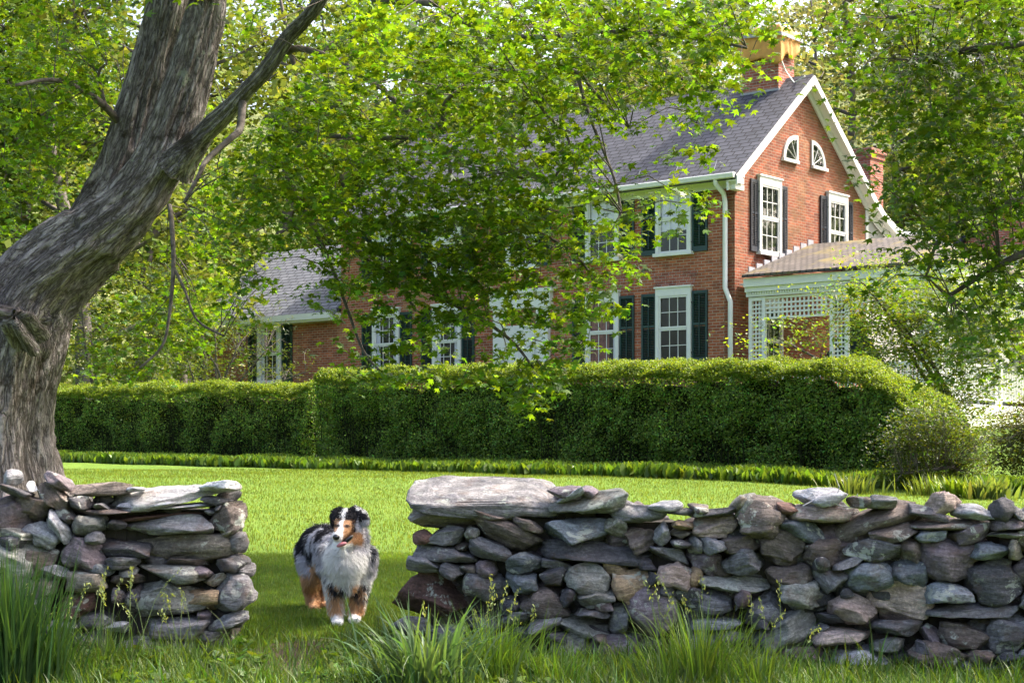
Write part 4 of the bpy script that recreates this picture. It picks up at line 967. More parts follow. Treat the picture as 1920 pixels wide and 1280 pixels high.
# ---------------------------------------------------------------- background trees
def bg_tree(x, y, h, cr, col, label, dens=1.0, leafsz=.30, seed=0, trunkc='farbark', group=None, low=.25, vis=1):
    g = float(ground(x, y)); r = empty('woodland_tree', (x, y, g), label=label, cat='tree', group=group)
    b = MB(); sp = [(x, y, g-.3, .30), (x+rnd.gauss(0, .3), y, g+h*.3, .24), (x+rnd.gauss(0, .5), y, g+h*.6, .15), (x, y, g+h*.92, .04)]
    sp = smooth_path(sp, 5); b.tube([s[:3] for s in sp], [s[3] for s in sp], 8); rts = [s[:3] for s in sp[4:]]
    nb = 16; ends = []
    for k in range(nb):
        t = low+(1-low)*(.1+.8*k/nb); i0 = min(int(t*len(sp)), len(sp)-1); s = sp[i0]; a = rnd.uniform(0, 6.28); L_ = cr*math.sin(math.pi*min(.95, .25+.7*t))*rnd.uniform(.7, 1.05)
        pth = [(s[0], s[1], s[2], .10), (s[0]+math.cos(a)*L_*.5, s[1]+math.sin(a)*L_*.5, s[2]+L_*.22, .06), (s[0]+math.cos(a)*L_, s[1]+math.sin(a)*L_, s[2]+L_*.5, .02)]
        q = smooth_path(pth, 4); b.tube([v[:3] for v in q], [v[3] for v in q], 5, False); rts += [v[:3] for v in q]; ends += [v[:3] for v in q[2:]]
    ends = np.array(ends); ns = int(210*dens)
    i = rng.choice(len(ends), ns); C = ends[i]+rng.normal(0, cr*.13, (ns, 3)); twigs(b, C, rts, 90, .03)
    wpart('trunk', b.mesh('trunk', M[trunkc], True), r)
    L, Nl = sprays(C, rng.uniform(.6, 1.15, ns), 22, .35, .35, .5)
    wpart('crown', leaf_mesh('crown', L, Nl, rng.uniform(.6, 1.3, len(L))*leafsz, QUAD*np.array([1.3, 1]), leafcols(len(L), col, .22, .12), M['farleaf']), r)
    return r
YG = (.115, .15, .032); PG = (.165, .18, .085); MG = (.07, .12, .02); DG = (.05, .09, .02)
T = [(1180, 62, 17, 4.6, YG), (1330, 70, 19, 5, PG), (1450, 64, 15, 4.2, PG), (1570, 74, 23, 5.6, PG), (1680, 68, 19, 5, YG), (1800, 76, 24, 6, PG), (1910, 70, 21, 5.5, YG), (2040, 80, 24, 6, PG),
     (1060, 72, 20, 5.5, YG), (930, 66, 18, 5, MG), (1250, 95, 24, 6.5, PG), (1520, 100, 26, 7, PG), (1750, 105, 28, 7, YG), (1400, 120, 28, 8, YG), (1640, 125, 30, 8, PG), (1900, 115, 30, 8, PG),
     (-80, 48, 15, 5, MG), (40, 52, 16, 5, DG), (160, 50, 15, 4.6, YG), (280, 56, 16, 5, YG), (400, 60, 17, 5, YG), (520, 63, 18, 5, YG), (650, 66, 19, 5.5, MG), (790, 70, 19, 5.5, YG), (100, 68, 20, 6, MG), (340, 75, 22, 6, YG), (600, 85, 24, 6.5, MG), (860, 90, 25, 6.5, YG), (-200, 60, 18, 6, MG), (2150, 60, 18, 5.5, MG), (1120, 110, 28, 8, MG), (700, 115, 28, 8, YG), (350, 110, 28, 8, MG), (60, 105, 28, 8, MG),
     (2420, 52, 15, 5, MG), (2700, 48, 14, 5, MG), (3050, 44, 13, 4.6, MG), (3500, 40, 13, 4.6, MG), (2300, 70, 20, 6, MG)]
names = {YG: 'yellow-green', PG: 'pale spring-green', MG: 'mid-green', DG: 'dark green'}
for i_, (px, D, h, cr, c) in enumerate(T):
    x = (px-960)/F*D
    where = 'behind the house roof' if 900 < px < 1500 else ('rising right of the chimney' if px >= 1500 else 'beyond the hedge on the left')
    tree = bg_tree(x, D, h, cr, c, f'{names[c]} woodland tree {where}', 1.5 if D > 90 else 1.25, .34 if D > 90 else .27, group=f'{names[c]} woodland trees {where}', low=.10 if D < 66 else .2)
# undergrowth closing the view under the far trees
n_ = 26000; y = rng.uniform(52, 130, n_)**1.0; x = (rng.uniform(-150, 2100, n_)-960)/F*y; cl_ = np.array([noise.noise(Vector((a*.12, b_*.12, 1))) for a, b_ in zip(x, y)])
k = .6366*x+.7713*y > 50; x, y, cl_ = x[k], y[k], cl_[k]; k = len(x)
C = np.stack([x, y, ground(x, y)+rng.random(k)**1.5*(2.6+5*np.clip(cl_+.2, 0, 1))], -1); nv = rng.normal(0, .7, C.shape); nv[:, 2] += .8
o = link('undergrowth', leaf_mesh('undergrowth', C, nv, rng.uniform(.35, .7, k), QUAD*np.array([1.3, 1]), leafcols(k, (.075, .11, .026), .3, .2), M['farleaf'])); tag(o, 'undergrowth on the wooded slope behind the house', 'undergrowth', kind='stuff')
# ---------------------------------------------------------------- dry-stone walls
SC = {'g': (.150, .143, .148), 'd': (.075, .070, .075), 'l': (.30, .295, .31), 'b': (.130, .103, .090), 'r': (.125, .068, .055), 'u': (.135, .146, .160), 't': (.22, .19, .155), 'o': (.26, .185, .115), 'p': (.150, .120, .130), 'k': (.38, .29, .25), 'w': (.42, .41, .41), 'c': (.19, .185, .165)}
def ico(sub):
    bm = bmesh.new(); bmesh.ops.create_icosphere(bm, subdivisions=sub, radius=1); v = np.array([tuple(q.co) for q in bm.verts]); f = np.array([[q.index for q in p.verts] for p in bm.faces]); bm.free(); return v, f
ICO = {3: ico(3), 4: ico(4), 5: ico(5)}
def rock(L, H, Dp, seed, kind='f', sub=4):
    r_ = np.random.default_rng(seed); v, f = ICO[sub]; v = v.copy()
    e = {'S': .36, 'f': .50, 'r': .80, 'a': .62}[kind]
    v = np.sign(v)*np.abs(v)**e
    for k in range({'S': 6, 'f': 14, 'r': 11, 'a': 18}[kind]):
        n = r_.normal(size=3); n[2] *= 1.0 if kind != 'f' else .55; n /= np.linalg.norm(n); c = r_.uniform(.98, 1.12) if kind == 'S' else r_.uniform(.68, .96) if kind == 'r' else r_.uniform(.62, .92)
        d = v @ n; v = v-n*np.maximum(0, d-c)[:, None]*.97
    v -= (v.max(0)+v.min(0))/2; v /= (v.max(0)-v.min(0))/2
    S = np.array([L, Dp, H])/2; p = v*S; o = r_.uniform(-50, 50, 3); amp = min(H, .16)
    nr = p/np.maximum(np.linalg.norm(p/S**2*S.min()**2, axis=1, keepdims=True), 1e-6); un = v/np.linalg.norm(v, axis=1, keepdims=True)
    for i in range(len(p)):
        q = Vector(p[i]*7+o); a = noise.fractal(q, .9, 2.1, 3)*.15+abs(noise.noise(q*2.3))*-.10
        if kind != 'r': a += noise.noise(Vector((q.x*.35, q.y*.35, q.z*4.5)))*.10; a += noise.noise(Vector((q.x*.5, q.y*.5, q.z*11)))*.045
        else: a += noise.fractal(q*2.5, .8, 2, 3)*.03
        p[i] = p[i]+un[i]*a*amp
    return p, f, p+o
WALLS = {
 'L': (3.048, 0, 860, [
 (930,212,740,84,4,'w','T'),(1235,160,235,56,3,'w','f'),(820,272,340,34,2,'l','f'),(1035,277,340,34,5,'w','f'),(860,335,560,48,4,'r','f'),(570,308,350,34,3,'b','f'),(890,395,660,108,3,'g','f'),(1295,330,200,165,28,'b','a'),(1030,515,590,140,2,'t','f'),(670,512,320,92,0,'d','f'),(1345,492,120,115,10,'g','a'),(1295,415,120,55,18,'t','a'),(1040,602,250,40,-3,'b','f'),(975,668,410,105,-3,'c','f'),(1310,612,185,120,10,'g','r'),(680,592,190,72,-5,'g','f'),(560,632,125,72,-15,'u','r'),(712,648,105,36,0,'c','r'),(700,695,190,62,6,'b','f'),(1205,703,140,72,12,'t','a'),(870,812,530,185,4,'c','f'),(1120,820,260,140,5,'o','f'),(1322,772,225,235,0,'g','r'),(980,975,430,125,-2,'g','f'),(1290,938,240,92,14,'l','f'),(820,1085,230,105,-18,'d','a'),(475,703,225,115,-4,'t','f'),(412,848,195,145,5,'r','a'),(345,950,185,66,-4,'l','f'),(450,555,245,200,-20,'p','a'),(490,382,180,118,0,'c','r'),(530,452,115,82,0,'g','r'),(308,400,215,92,-52,'l','f'),(200,440,225,140,-22,'l','a'),(345,322,165,82,-50,'d','f'),(282,215,230,105,-48,'b','f'),(130,288,240,150,-8,'b','a'),(295,135,165,84,-30,'p','a'),(530,182,350,72,4,'b','f'),(45,108,105,76,0,'l','r'),(62,185,200,50,-14,'d','f'),(135,160,62,42,0,'w','a'),(40,352,120,185,-38,'b','a'),(35,475,190,160,-10,'d','a'),(175,592,255,175,-8,'b','r'),(55,660,150,130,0,'d','a'),(285,652,185,66,-3,'g','f'),(425,250,130,90,-10,'d','a'),(548,276,95,32,0,'g','f'),(755,176,110,30,0,'l','f'),(1220,238,190,36,-3,'d','f'),(1196,305,75,38,0,'g','a'),(1230,283,70,40,20,'g','a'),(1145,655,110,70,-20,'p','a'),(650,972,160,66,3,'l','f'),(1180,1012,130,52,0,'g','f'),(1150,900,80,45,0,'p','a'),(760,60+740,100,150,0,'d','a'),(520,930,200,90,0,'d','a'),(60,760,200,120,0,'d','r'),(160,850,180,130,0,'g','a'),(60,930,160,140,0,'d','a'),(230,1020,220,90,0,'g','f'),(480,1050,260,100,0,'d','f'),(700,1090,160,90,0,'g','a'),(1000,1085,200,80,0,'g','f'),(230,740,150,110,5,'b','r'),(660,150+640,60,90,0,'d','a'),(640,380,120,60,0,'d','a'),(1330,440,70,50,0,'g','a'),(1390,640,60,80,0,'g','a')]),
 'M': (3.0484, 700, 860, [
 (630,232,850,172,-3,'S','S'),(390,352,410,105,-1,'t','f'),(672,330,285,72,-8,'b','f'),(885,380,180,62,-14,'b','f'),(415,440,225,90,4,'g','f'),(272,445,105,66,-5,'r','f'),(557,432,90,95,-50,'c','a'),(775,450,400,135,-20,'b','f'),(420,545,370,100,-10,'g','f'),(500,502,95,56,0,'b','a'),(665,530,250,110,-18,'g','f'),(300,610,220,84,-4,'g','f'),(450,652,145,82,-18,'g','f'),(528,636,115,52,6,'b','f'),(650,637,130,95,0,'p','a'),(368,795,470,275,-14,'r','f'),(640,728,265,150,-8,'g','r'),(862,597,205,112,5,'u','r'),(858,716,192,122,-4,'u','r'),(1035,600,185,56,0,'g','f'),(1048,682,165,118,12,'d','a'),(985,822,315,190,-10,'b','r'),(1230,692,265,185,-12,'c','r'),(1185,412,430,138,-4,'u','f'),(1108,190,215,84,-4,'p','a'),(1135,212,170,46,26,'l','f'),(1265,256,460,130,9,'c','f'),(1512,316,290,120,-10,'g','f'),(1402,402,185,92,-24,'c','f'),(1310,548,690,142,-4,'d','f'),(1390,630,140,92,0,'o','a'),(1488,732,215,215,12,'o','a'),(1752,670,240,160,-12,'k','a'),(1540,455,165,140,20,'b','a'),(1662,436,95,130,-30,'g','a'),(1705,552,260,82,-16,'g','f'),(1760,487,125,52,-8,'d','r'),(1775,432,145,62,-4,'t','a'),(1778,384,120,52,-10,'o','a'),(1672,276,205,62,3,'l','r'),(1790,302,280,42,-2,'d','f'),(1602,690,90,112,-30,'d','a'),(1285,800,228,105,10,'c','a'),(1320,840,115,58,0,'p','a'),(1255,886,195,50,-4,'g','f'),(1165,958,390,112,-2,'c','f'),(1405,930,112,170,4,'l','r'),(1612,885,300,275,0,'p','r'),(1415,1105,375,185,2,'p','r'),(1140,1090,225,172,15,'c','r'),(985,950,210,66,8,'g','f'),(1812,800,190,120,-5,'d','a'),(1295,1036,85,46,0,'b','a'),(1588,1180,130,120,10,'d','a'),(1490,1240,225,84,-4,'p','f'),(1320,1247,105,66,0,'g','a'),(780,850,120,115,0,'d','a'),(815,920,170,72,0,'g','a'),(225,962,250,100,-6,'g','f'),(1050,1020,125,56,-10,'d','a'),(870,1010,150,80,0,'d','a'),(640,960,240,110,0,'d','f'),(420,1010,220,90,0,'g','f'),(740,1060,240,110,0,'g','a'),(960,1180,240,130,0,'d','a'),(1560,600,150,110,0,'d','a'),(1120,800,100,120,0,'d','a'),(1700,750,100,90,0,'d','a'),(1240,185,110,50,-10,'p','a')]),
 'R': (3.0484, 1300, 860, [
 (42,290,115,48,-4,'b','f'),(122,316,270,38,4,'d','f'),(140,386,275,122,3,'k','f'),(322,272,150,128,58,'c','a'),(265,268,70,72,40,'t','a'),(425,332,275,245,0,'b','a'),(560,288,130,66,-12,'r','a'),(780,225,300,120,0,'l','a'),(742,320,340,98,-1,'k','f'),(970,250,125,66,-10,'b','a'),(1085,250,190,60,-4,'g','f'),(1080,372,570,180,17,'b','f'),(1175,430,275,72,12,'b','f'),(1460,262,215,138,8,'k','a'),(1365,310,260,66,-6,'d','f'),(1640,312,225,84,-4,'l','a'),(1782,290,115,150,0,'d','a'),(1872,312,80,74,0,'g','a'),(1492,376,430,54,1,'b','f'),(1835,376,210,74,-2,'p','f'),(1825,438,215,38,-3,'c','f'),(1620,430,225,86,13,'p','f'),(652,425,275,100,-9,'u','f'),(1390,443,192,76,6,'u','r'),(116,500,155,102,-28,'l','a'),(20,492,80,100,0,'g','r'),(300,490,240,112,12,'b','a'),(520,525,260,230,-18,'b','a'),(310,600,265,132,8,'g','a'),(770,556,270,165,4,'b','r'),(1062,530,350,128,-8,'g','f'),(1272,522,160,156,-15,'b','a'),(1480,592,300,245,-5,'p','r'),(1720,530,228,98,2,'u','r'),(1872,522,100,122,0,'t','a'),(82,592,215,128,-22,'p','a'),(905,600,195,56,16,'g','f'),(565,682,245,130,6,'b','r'),(1020,686,270,165,14,'u','r'),(1260,662,215,148,-12,'u','r'),(1745,702,325,250,-6,'d','a'),(805,692,180,150,-48,'g','a'),(255,722,410,108,-8,'c','f'),(650,790,310,182,-14,'c','a'),(1482,776,270,122,-6,'u','a'),(1218,830,350,222,-12,'k','a'),(930,866,280,160,-12,'k','r'),(120,832,260,170,0,'g','a'),(432,880,232,205,16,'g','a'),(278,830,70,140,-20,'p','a'),(20,690,100,125,0,'o','r'),(25,792,110,100,0,'d','a'),(1655,880,510,92,5,'g','f'),(560,1002,345,200,24,'c','a'),(803,925,175,62,-8,'d','a'),(765,976,100,56,10,'g','a'),(880,1026,380,110,4,'k','f'),(1190,976,290,90,-4,'g','f'),(1392,1016,140,84,-62,'p','f'),(1590,1030,320,146,-5,'b','f'),(1825,1012,240,220,0,'g','r'),(1150,1072,190,82,4,'c','r'),(975,1180,510,170,14,'l','f'),(1400,1150,325,205,-16,'b','a'),(1655,1140,190,92,6,'b','a'),(1580,1185,90,80,0,'g','a'),(1750,1212,340,110,2,'c','f'),(640,1150,310,112,3,'b','f'),(140,955,310,60,3,'l','f'),(80,1060,230,104,-4,'l','a'),(215,1035,200,90,0,'g','a'),(1300,1242,160,72,-8,'k','f'),(1495,1262,170,60,0,'d','a'),(200,1150,260,110,0,'d','a'),(420,1160,190,110,0,'g','a'),(60,1180,170,110,0,'d','a'),(600,1245,280,80,0,'g','f'),(1830,1150,160,80,0,'d','a'),(400,950,90,70,0,'d','a'),(1330,1170-90,90,80,0,'d','a'),(740,610,90,80,0,'d','a'),(1080,780,100,70,0,'d','a'),(1850,1265,200,60,0,'d','a'),(900,770,90,70,0,'d','a'),
 (2000,330,260,120,5,'g','a'),(2020,480,280,150,-5,'b','a'),(2040,650,300,170,4,'p','r'),(2050,830,280,160,-6,'g','a'),(2060,1000,300,170,8,'d','a'),(2040,1170,320,160,0,'g','f')])}
def planeD(x_px): return 9.0-.55*np.clip((x_px-760)/1160, 0, 1.3) if x_px > 600 else 9.0-.25*np.clip((465-x_px)/465, 0, 1.5)
def build_wall(keys, root, seed0):
    L = []
    for key in keys:
        s, ox, oy, tab = WALLS[key]
        for (cx, cy, ln, ht, ang, c, kd) in tab: L.append((ox+cx/s, oy+cy/s, ln/s, ht/s, ang, c, kd))
    L = [q for q in L]
    L.sort(key=lambda q: -q[2]*q[3]); small = []
    re_ = np.random.default_rng(seed0+77)          # the wall goes on outside the picture
    for x0_, x1_ in (((-640, -40),) if keys[0] == 'L' else ((2040, 2900),)):
        y_ = 960
        while y_ < 1330:
            h_ = re_.uniform(32, 62); x_ = x0_+re_.uniform(0, 60)
            while x_ < x1_: l_ = re_.uniform(50, 130); L.append((x_+l_/2, y_+re_.uniform(-9, 9), l_*1.12, h_*1.3, re_.normal(0, 9), str(re_.choice(list('gdbpglc'))), str(re_.choice(list('fra'))))); x_ += l_
            y_ += h_
    for i, (px, py, ln, ht, ang, c, kd) in enumerate(L):
        D = float(planeD(px)); k = D/F; Lm, Hm = ln*k*1.06, ht*k*1.10; r_ = np.random.default_rng(seed0+i)
        dp = float(np.clip(Lm*r_.uniform(.8, 1.2), .22, .46)) if kd != 'r' else float(np.clip(max(Lm, Hm)*r_.uniform(.9, 1.2), .2, .46))
        if kd == 'T': dp = .55; col = np.array(SC['w'])
        elif kd == 'S': c_ = SC['g']; dp = .66; col = np.array(c_)*1.45
        else: col = np.array(SC[c])*np.exp(r_.normal(0, .16))*(1.28 if c not in 'wlk' else 1.12)*np.array([.98, 1, 1.04])
        p, f, Pt = rock(Lm, Hm, dp, seed0+i, 'S' if kd == 'S' else 'f' if kd == 'T' else kd, 5 if kd in 'ST' else (4 if ln > 45 else 3))
        jut = r_.uniform(-.045, .045)
        if kd == 'S':                          # great cap slab: tapers to its left, tipped towards the gap
            t = p[:, 0]/(Lm/2); p[:, 2] = p[:, 2]*(.66+.30*t)+.0*t; p[:, 2] -= .02*(t > .55)*(t-.55)/.45
            rot = Matrix.Rotation(R(13), 3, 'X') @ Matrix.Rotation(R(3.5), 3, 'Y')
        elif kd == 'T': rot = Matrix.Rotation(R(9), 3, 'X') @ Matrix.Rotation(R(-ang), 3, 'Y')
        else: rot = Matrix.Rotation(R(-ang), 3, 'Y') @ Matrix.Rotation(r_.normal(0, .12), 3, 'Z') @ Matrix.Rotation(r_.normal(0, .08), 3, 'X')
        p = p @ np.array(rot).T
        ctr = np.array(W(px, py, D+dp*.5+jut)); 
        ctr[0] = (px-960)/F*D; ctr[2] = CAMZ+(HY-py)/F*D; 
        lc = np.tile(col, (len(p), 1))
        if i < 100 or kd == 'S':
            me = np_mesh('stone', p, f, M['stone'], lc, True, Pt); o = wpart('stone', me, root); o.location = Vector(ctr)-Vector(root.location)
            if kd == 'S': o['label'] = 'great flat grey cap slab at the end of the wall'
            elif c == 'r' and ln*ht > 9000: o['label'] = 'large rust-red stone at the foot of the wall end'
        else: small.append((p+ctr, f, lc, Pt))
    # rubble packing between and behind the face stones
    r_ = np.random.default_rng(seed0+999); xs_ = [q[0] for q in L]; x0, x1 = min(xs_), max(xs_)
    tops = {}
    for q in L: 
        for bx_ in range(int((q[0]-q[2]/2)//20), int((q[0]+q[2]/2)//20)+1): tops[bx_] = min(tops.get(bx_, 9999), q[1]-q[3]*.15)
    for _ in range(int((x1-x0)*.36)):
        px = r_.uniform(x0-60 if keys[0] == 'L' else x0+25, x1-42 if keys[0] == 'L' else x1); D = float(planeD(px)); tp = min(tops.get(int(px//20)+j, 9999) for j in (0,)); tp = max(tops.get(int(px//20)+j, 0) for j in (-1, 0, 1))
        if tp > 2000 or tp < 700: continue
        py = r_.uniform(tp+22, 1290); s_ = r_.uniform(.09, .18); p, f, Pt = rock(s_*1.3, s_*.8, s_, int(seed0+5000+_), 'a', 3)
        a = r_.uniform(-.6, .6); p = p @ np.array(Matrix.Rotation(a, 3, 'Y')).T; dd = r_.uniform(.16, .55)
        small.append((p+np.array([(px-960)/F*D, D+dd, CAMZ+(HY-py)/F*D]), f, np.tile(np.array(SC[r_.choice(list('gdbp'))])*.9, (len(p), 1)), Pt))
    V = np.concatenate([s[0] for s in small]); off = np.cumsum([0]+[len(s[0]) for s in small[:-1]])
    me = np_mesh('small_stones', V, np.concatenate([s[1]+o_ for s, o_ in zip(small, off)]), M['stone'], np.concatenate([s[2] for s in small]), True, np.concatenate([s[3] for s in small]))
    o = wpart('small_stones', me, root); o['kind'] = 'stuff'
    # earth and rubble heart
    b = MB(); bins = sorted(k for k in tops if (x0-10 if key != 'L' else -400) < k*20 < (x1+10 if key != 'L' else 425) and (key == 'L' or k*20 > 790))
    for k in bins[1:-1]:
        tp = max(tops.get(k+j, 0) for j in (-1, 0, 1))+34; pa, pb = k*20, k*20+20; D = float(planeD(pa)); z = CAMZ+(HY-tp)/F*D
        xa, xb = (pa-960)/F*D, (pb-960)/F*D*1.0; b.box(xa, xb+.0005, D+.20+.002*(k % 2), D+.62-.002*(k % 2), -.35, z)
    wpart('wall_core', b.mesh('wall_core', M['soil']), root)
wl = empty('stone_wall', (W(230, 1200, 9.2).x, 9.25, -.05), label='shorter dry-stone wall on the left, topped by pale slabs at its end', cat='stone wall', group=None)
build_wall(['L'], wl, 100)
wr = empty('stone_wall', (W(1330, 1200, 9.0).x, 9.1, -.08), label='long dry-stone wall on the right with a great flat cap slab at the gap', cat='stone wall')
build_wall(['M', 'R'], wr, 3000)
# dead twigs lying on the wall
for nm_, pts in (('pale dead twig lying over the pale domed stone on the right wall', [(1505, 948), (1530, 935), (1565, 945), (1600, 952), (1608, 925)]), ('dead twig sticking out of the top of the right wall near its right end', [(1868, 958), (1880, 972), (1885, 985), (1860, 998)])):
    P_ = [W(x, y, 8.62+.02*i) for i, (x, y) in enumerate(pts)]; t_ = empty('dead_twig', P_[0], label=nm_, cat='twig')
    b = MB(); b.tube(P_, [.004, .004, .0035, .003, .002][:len(P_)], 5); b.tube([P_[2], P_[2]+Vector((.02, -.02, .09)), P_[2]+Vector((.0, .01, .16))], [.003, .002, .001], 5); wpart('stem', b.mesh('stem', M['lead']), t_)

# ---------------------------------------------------------------- the dog
DOGB = Vector((W(650, 1160, 9.85).x, 9.85, 0)); dog = empty('dog', DOGB, label='blue merle shepherd dog with white chest and tan legs standing in the wall gap', cat='dog')
def dd(zx, zy, D): return W(560+zx/5.12, 930+zy/5.12, D)
balls = []
def limb(*pts, k=10):
    """pts: (x, y, depth, radius[, flatten]) in the picture's close-up units"""
    P_ = [(dd(a, c, D), r_) for a, c, D, r_ in pts]
    for (p, r0), (q, r1) in zip(P_[:-1], P_[1:]):
        for j in range(k+1): t = j/k; r_ = r0+(r1-r0)*t; balls.append((p.lerp(q, t), r_*(.78 if r_ > .06 else .95), None))
def ell(p, r3, M3=None): balls.append((p, r3, M3))
# trunk, rump
limb((470, 560, 9.93, .135), (420, 520, 10.15, .150), (330, 480, 10.35, .148), (230, 450, 10.55, .145), (185, 460, 10.62, .135), k=8)
limb((470, 660, 9.86, .125), (380, 640, 10.15, .13), (250, 560, 10.5, .12), k=6)
# chest, ruff and neck
limb((470, 720, 9.84, .10), (455, 600, 9.80, .138), (475, 500, 9.80, .125), (510, 400, 9.80, .105), (520, 310, 9.78, .085))
limb((450, 620, 9.74, .10), (455, 740, 9.76, .085), (462, 860, 9.78, .045), k=6)
limb((640, 560, 9.86, .075), (625, 700, 9.88, .075)); limb((290, 540, 9.88, .07), (300, 680, 9.88, .08))
# front legs
limb((330, 690, 9.84, .072), (345, 850, 9.82, .052), (350, 980, 9.82, .040), (362, 1110, 9.82, .034), (368, 1180, 9.80, .036))
limb((590, 690, 9.87, .072), (585, 850, 9.86, .052), (570, 980, 9.86, .040), (552, 1080, 9.86, .034), (540, 1150, 9.84, .036))
ell(dd(370, 1202, 9.775), (.033, .052, .026)); ell(dd(535, 1172, 9.815), (.033, .052, .026))
for c_, D in ((370, 9.735), (535, 9.775)):
    for t in (-1.2, -.4, .4, 1.2): ell(W(560+c_/5.12, 930+(1210 if c_ == 370 else 1180)/5.12, D)+Vector((t*.017, 0, 0)), (.0115, .018, .016))
# hind legs: thigh, stifle forward, hock back, upright shank
limb((120, 520, 10.62, .115), (110, 650, 10.55, .088), (125, 770, 10.48, .055), (118, 880, 10.60, .036), (140, 1000, 10.56, .030), (148, 1055, 10.52, .032))
limb((330, 600, 10.7, .10), (300, 740, 10.62, .07), (270, 860, 10.68, .036), (262, 960, 10.64, .030), (262, 1030, 10.60, .032))
ell(dd(148, 1065, 10.49), (.034, .05, .026)); ell(dd(262, 1038, 10.57), (.034, .05, .026))
# head: skull, cheeks, muzzle pointing down to the viewer's left, open jaw
ell(dd(468, 228, 9.72), (.070, .085, .066)); ell(dd(515, 330, 9.72), (.060, .07, .066)); ell(dd(408, 295, 9.69), (.040, .055, .048))
limb((445, 270, 9.66, .056), (415, 325, 9.60, .047), (388, 362, 9.555, .038), (370, 388, 9.525, .032), k=8)
limb((520, 400, 9.68, .038), (470, 455, 9.63, .024), (425, 488, 9.585, .016), (408, 492, 9.57, .012), k=8)
ell(dd(368, 248, 9.66), (.018, .02, .014)); ell(dd(462, 252, 9.63), (.022, .02, .014))
# ears folded over
limb((395, 150, 9.74, .030), (350, 165, 9.70, .026), (332, 215, 9.68, .022), (326, 275, 9.68, .014), k=6)
limb((545, 150, 9.74, .036), (605, 185, 9.72, .034), (640, 235, 9.70, .026), (645, 275, 9.70, .014), k=6)
bm = bmesh.new()
vv, ff = ICO[3][0], ICO[3][1]; V = []; Fq = []; o_ = 0
for p, r_, _m in balls:
    s3 = np.array(r_ if hasattr(r_, '__len__') else (r_, r_, r_)); V.append(vv*s3+np.array(p)); Fq.append(ff+o_); o_ += len(vv)
bm.free(); tmp = link('tmp', np_mesh('tmp', np.concatenate(V), np.concatenate(Fq), M['fur']))
md = tmp.modifiers.new('r', 'REMESH'); md.mode = 'VOXEL'; md.voxel_size = .0065; md = tmp.modifiers.new('s', 'SMOOTH'); md.factor = .6; md.iterations = 6
dg = bpy.context.evaluated_depsgraph_get(); body = bpy.data.meshes.new_from_object(tmp.evaluated_get(dg)); bpy.data.objects.remove(tmp)
nv = len(body.vertices); BV = np.zeros(nv*3); body.vertices.foreach_get('co', BV); BV = BV.reshape(-1, 3); BN = np.zeros(nv*3); body.vertices.foreach_get('normal', BN); BN = BN.reshape(-1, 3)
def furcol(P_, jit=0):
    out_ = np.zeros((len(P_), 3))
    for i in range(len(P_)):
        x, y, z = P_[i]; u = (960+x/y*F-560)*5.12; v = (HY-(z-CAMZ)/y*F-930)*5.12; q = Vector((x*9, y*9, z*9))
        mer = noise.fractal(q*1.3, .8, 2, 3); grey = np.array((.52, .51, .56)); blk = np.array((.018, .017, .022)); wh = np.array((.93, .91, .90)); tan = np.array((.56, .33, .18))
        if mer > .26: c = blk
        elif mer > .10: c = grey*.5
        else: c = grey*(1+.3*noise.noise(q*4))
        j = noise.noise(q*3)*40
        if y > 10.15:                          # back: black saddle streaks, grey rump below
            c = blk if (v < 560+j and mer > -.18) or mer > .1 else grey
            if v > 640+j: c = grey*.9 if u < 110+j else tan
            if v > 740+j: c = tan
            if z < .13: c = tan*1.1
        elif z < .40 and (v > 830+j*.6):      # forelegs
            c = tan*1.1
            if u < 300+j*.6 and u > 180: c = wh*.9
            if u > 615+j*.5: c = wh*.97
            if 400 < u < 500: c = wh*.8
            if v > 1130+j*.5: c = wh
            if mer > .22 and v < 1000: c = blk*2
        elif y < 9.93 and 262+j < u < 665+j and 440+j*.3 < v: c = wh
        if y < 9.80 and v < 520 and z > .42:   # head
            c = grey if mer < .12 else blk; j2 = j*.35; axis = 440-(v-150)*.28; dl = u-axis+j2
            if v < 345:
                if abs(dl) < 17+max(0, v-230)*.14: c = wh
                elif dl < 0: c = blk if (v < 235+j2 or u < 342) else tan
                elif u < 545+j2: c = blk if (v < 232+j2 or u > 512) else tan
                else: c = blk if mer > .1 else (wh*.75 if v < 200 else grey)
                for ex_, ey_, br in ((368, 282, 1), (462, 286, 1)):
                    dd_ = math.hypot((u-ex_)/26, (v-ey_)/15); c = blk if dd_ < 1 else c
            else:
                c = wh if u < 425+j2 else (tan if v < 470+j2 and u < 612+j2 else grey)
                if u > 640 and mer > .08: c = blk
            if v > 445+j2 and u < 520: c = wh
        out_[i] = c
    return out_
bc = np.ones((nv, 4), np.float32); bc[:, :3] = furcol(BV)
body.color_attributes.new('Col', 'FLOAT_COLOR', 'POINT').data.foreach_set('color', bc.ravel())
body.materials.clear(); body.materials.append(M['fur']); body.polygons.foreach_set('use_smooth', np.ones(len(body.polygons), bool)); body.name = 'body'
wpart('body', body, dog)
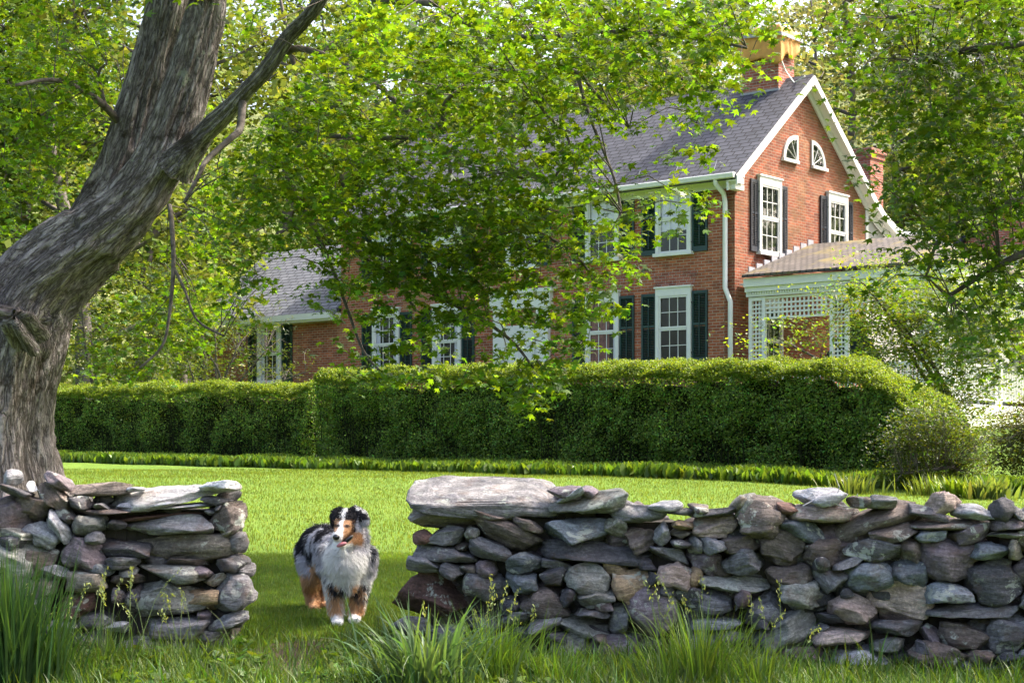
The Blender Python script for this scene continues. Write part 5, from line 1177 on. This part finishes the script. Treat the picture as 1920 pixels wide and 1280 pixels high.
# coat
hn = 150000; idx = rng.integers(0, nv, hn); hp = BV[idx]; hnrm = BN[idx]; hc = furcol(hp+rng.normal(0, .0075, hp.shape))
uu = (960+hp[:, 0]/hp[:, 1]*F-560)*5.12; vv_ = (HY-(hp[:, 2]-CAMZ)/hp[:, 1]*F-930)*5.12
face = (hp[:, 1] < 9.80) & (vv_ < 500) & (hp[:, 2] > .42); muzz = face & (vv_ > 230) & (uu < 500)
ln_ = np.where(face, .009, .034)*rng.uniform(.6, 1.3, hn); ln_ = np.where(muzz, .004, ln_); ln_ = np.where(hp[:, 2] < .07, .010, ln_); ln_ = np.where(~face & (hp[:, 2] > .3) & (hp[:, 1] < 9.85), ln_*1.3, ln_)
legs = (hp[:, 2] < .33) & (hp[:, 2] > .07); ln_ = np.where(legs, .036*rng.uniform(.5, 1.3, hn), ln_)
g_ = np.array([[0, .15, -1.0]])+np.where(legs[:, None], np.array([[0, .5, -.2]]), 0); dr = hnrm*.75+g_*np.where(face, .35, .85)[:, None]+rng.normal(0, .16, (hn, 3))
dr /= np.linalg.norm(dr, axis=1, keepdims=True); sd_ = np.cross(dr, rng.normal(size=(hn, 3))); sd_ /= np.linalg.norm(sd_, axis=1, keepdims=True)
wd_ = .0012; tip = hp+dr*ln_[:, None]; tip[:, 2] = np.maximum(tip[:, 2], .004); mid = hp+dr*ln_[:, None]*.5+hnrm*ln_[:, None]*.10
HV = np.stack([hp-sd_*wd_, hp+sd_*wd_, mid+sd_*wd_*.8, mid-sd_*wd_*.8, tip], 1); o5 = np.arange(hn)[:, None]*5
fq = o5+np.array([[0, 1, 2, 3]]); ft = o5+np.array([[3, 2, 4]])
hc = hc*np.exp(rng.normal(0, .16, (hn, 1)))
wpart('coat', np_mesh('coat', HV.reshape(-1, 3), [fq, ft], M['fur'], np.repeat(np.clip(hc, 0, .9), 5, 0), True), dog)
m, n, out = mat('wet_black'); bsdf(n, out, (.012, .012, .014), .18, spec=.6); M['wet'] = m
m, n, out = mat('pink_tongue'); bsdf(n, out, (.55, .20, .23), .35, spec=.5); M['tongue'] = m
m, n, out = mat('eye_brown'); bsdf(n, out, (.05, .022, .012), .08, spec=.8); M['eye'] = m
def blob(name, p, r3, mt, rot=None):
    v = vv*np.array(r3)
    if rot is not None: v = v @ np.array(rot).T
    return wpart(name, np_mesh(name, v+np.array(p), ff, M[mt], smooth=True), dog)
blob('nose', dd(360, 392, 9.490), (.020, .016, .017), 'wet')
for a, c, D in ((368, 282, 9.615), (462, 286, 9.585)): blob('eye', dd(a, c, D), (.0105, .0105, .0095), 'eye')
blob('mouth', dd(458, 425, 9.560), (.050, .03, .015), 'wet', Matrix.Rotation(R(-38), 3, 'Y'))
blob('tongue', dd(412, 462, 9.535), (.031, .02, .0125), 'tongue', Matrix.Rotation(R(-22), 3, 'Y'))
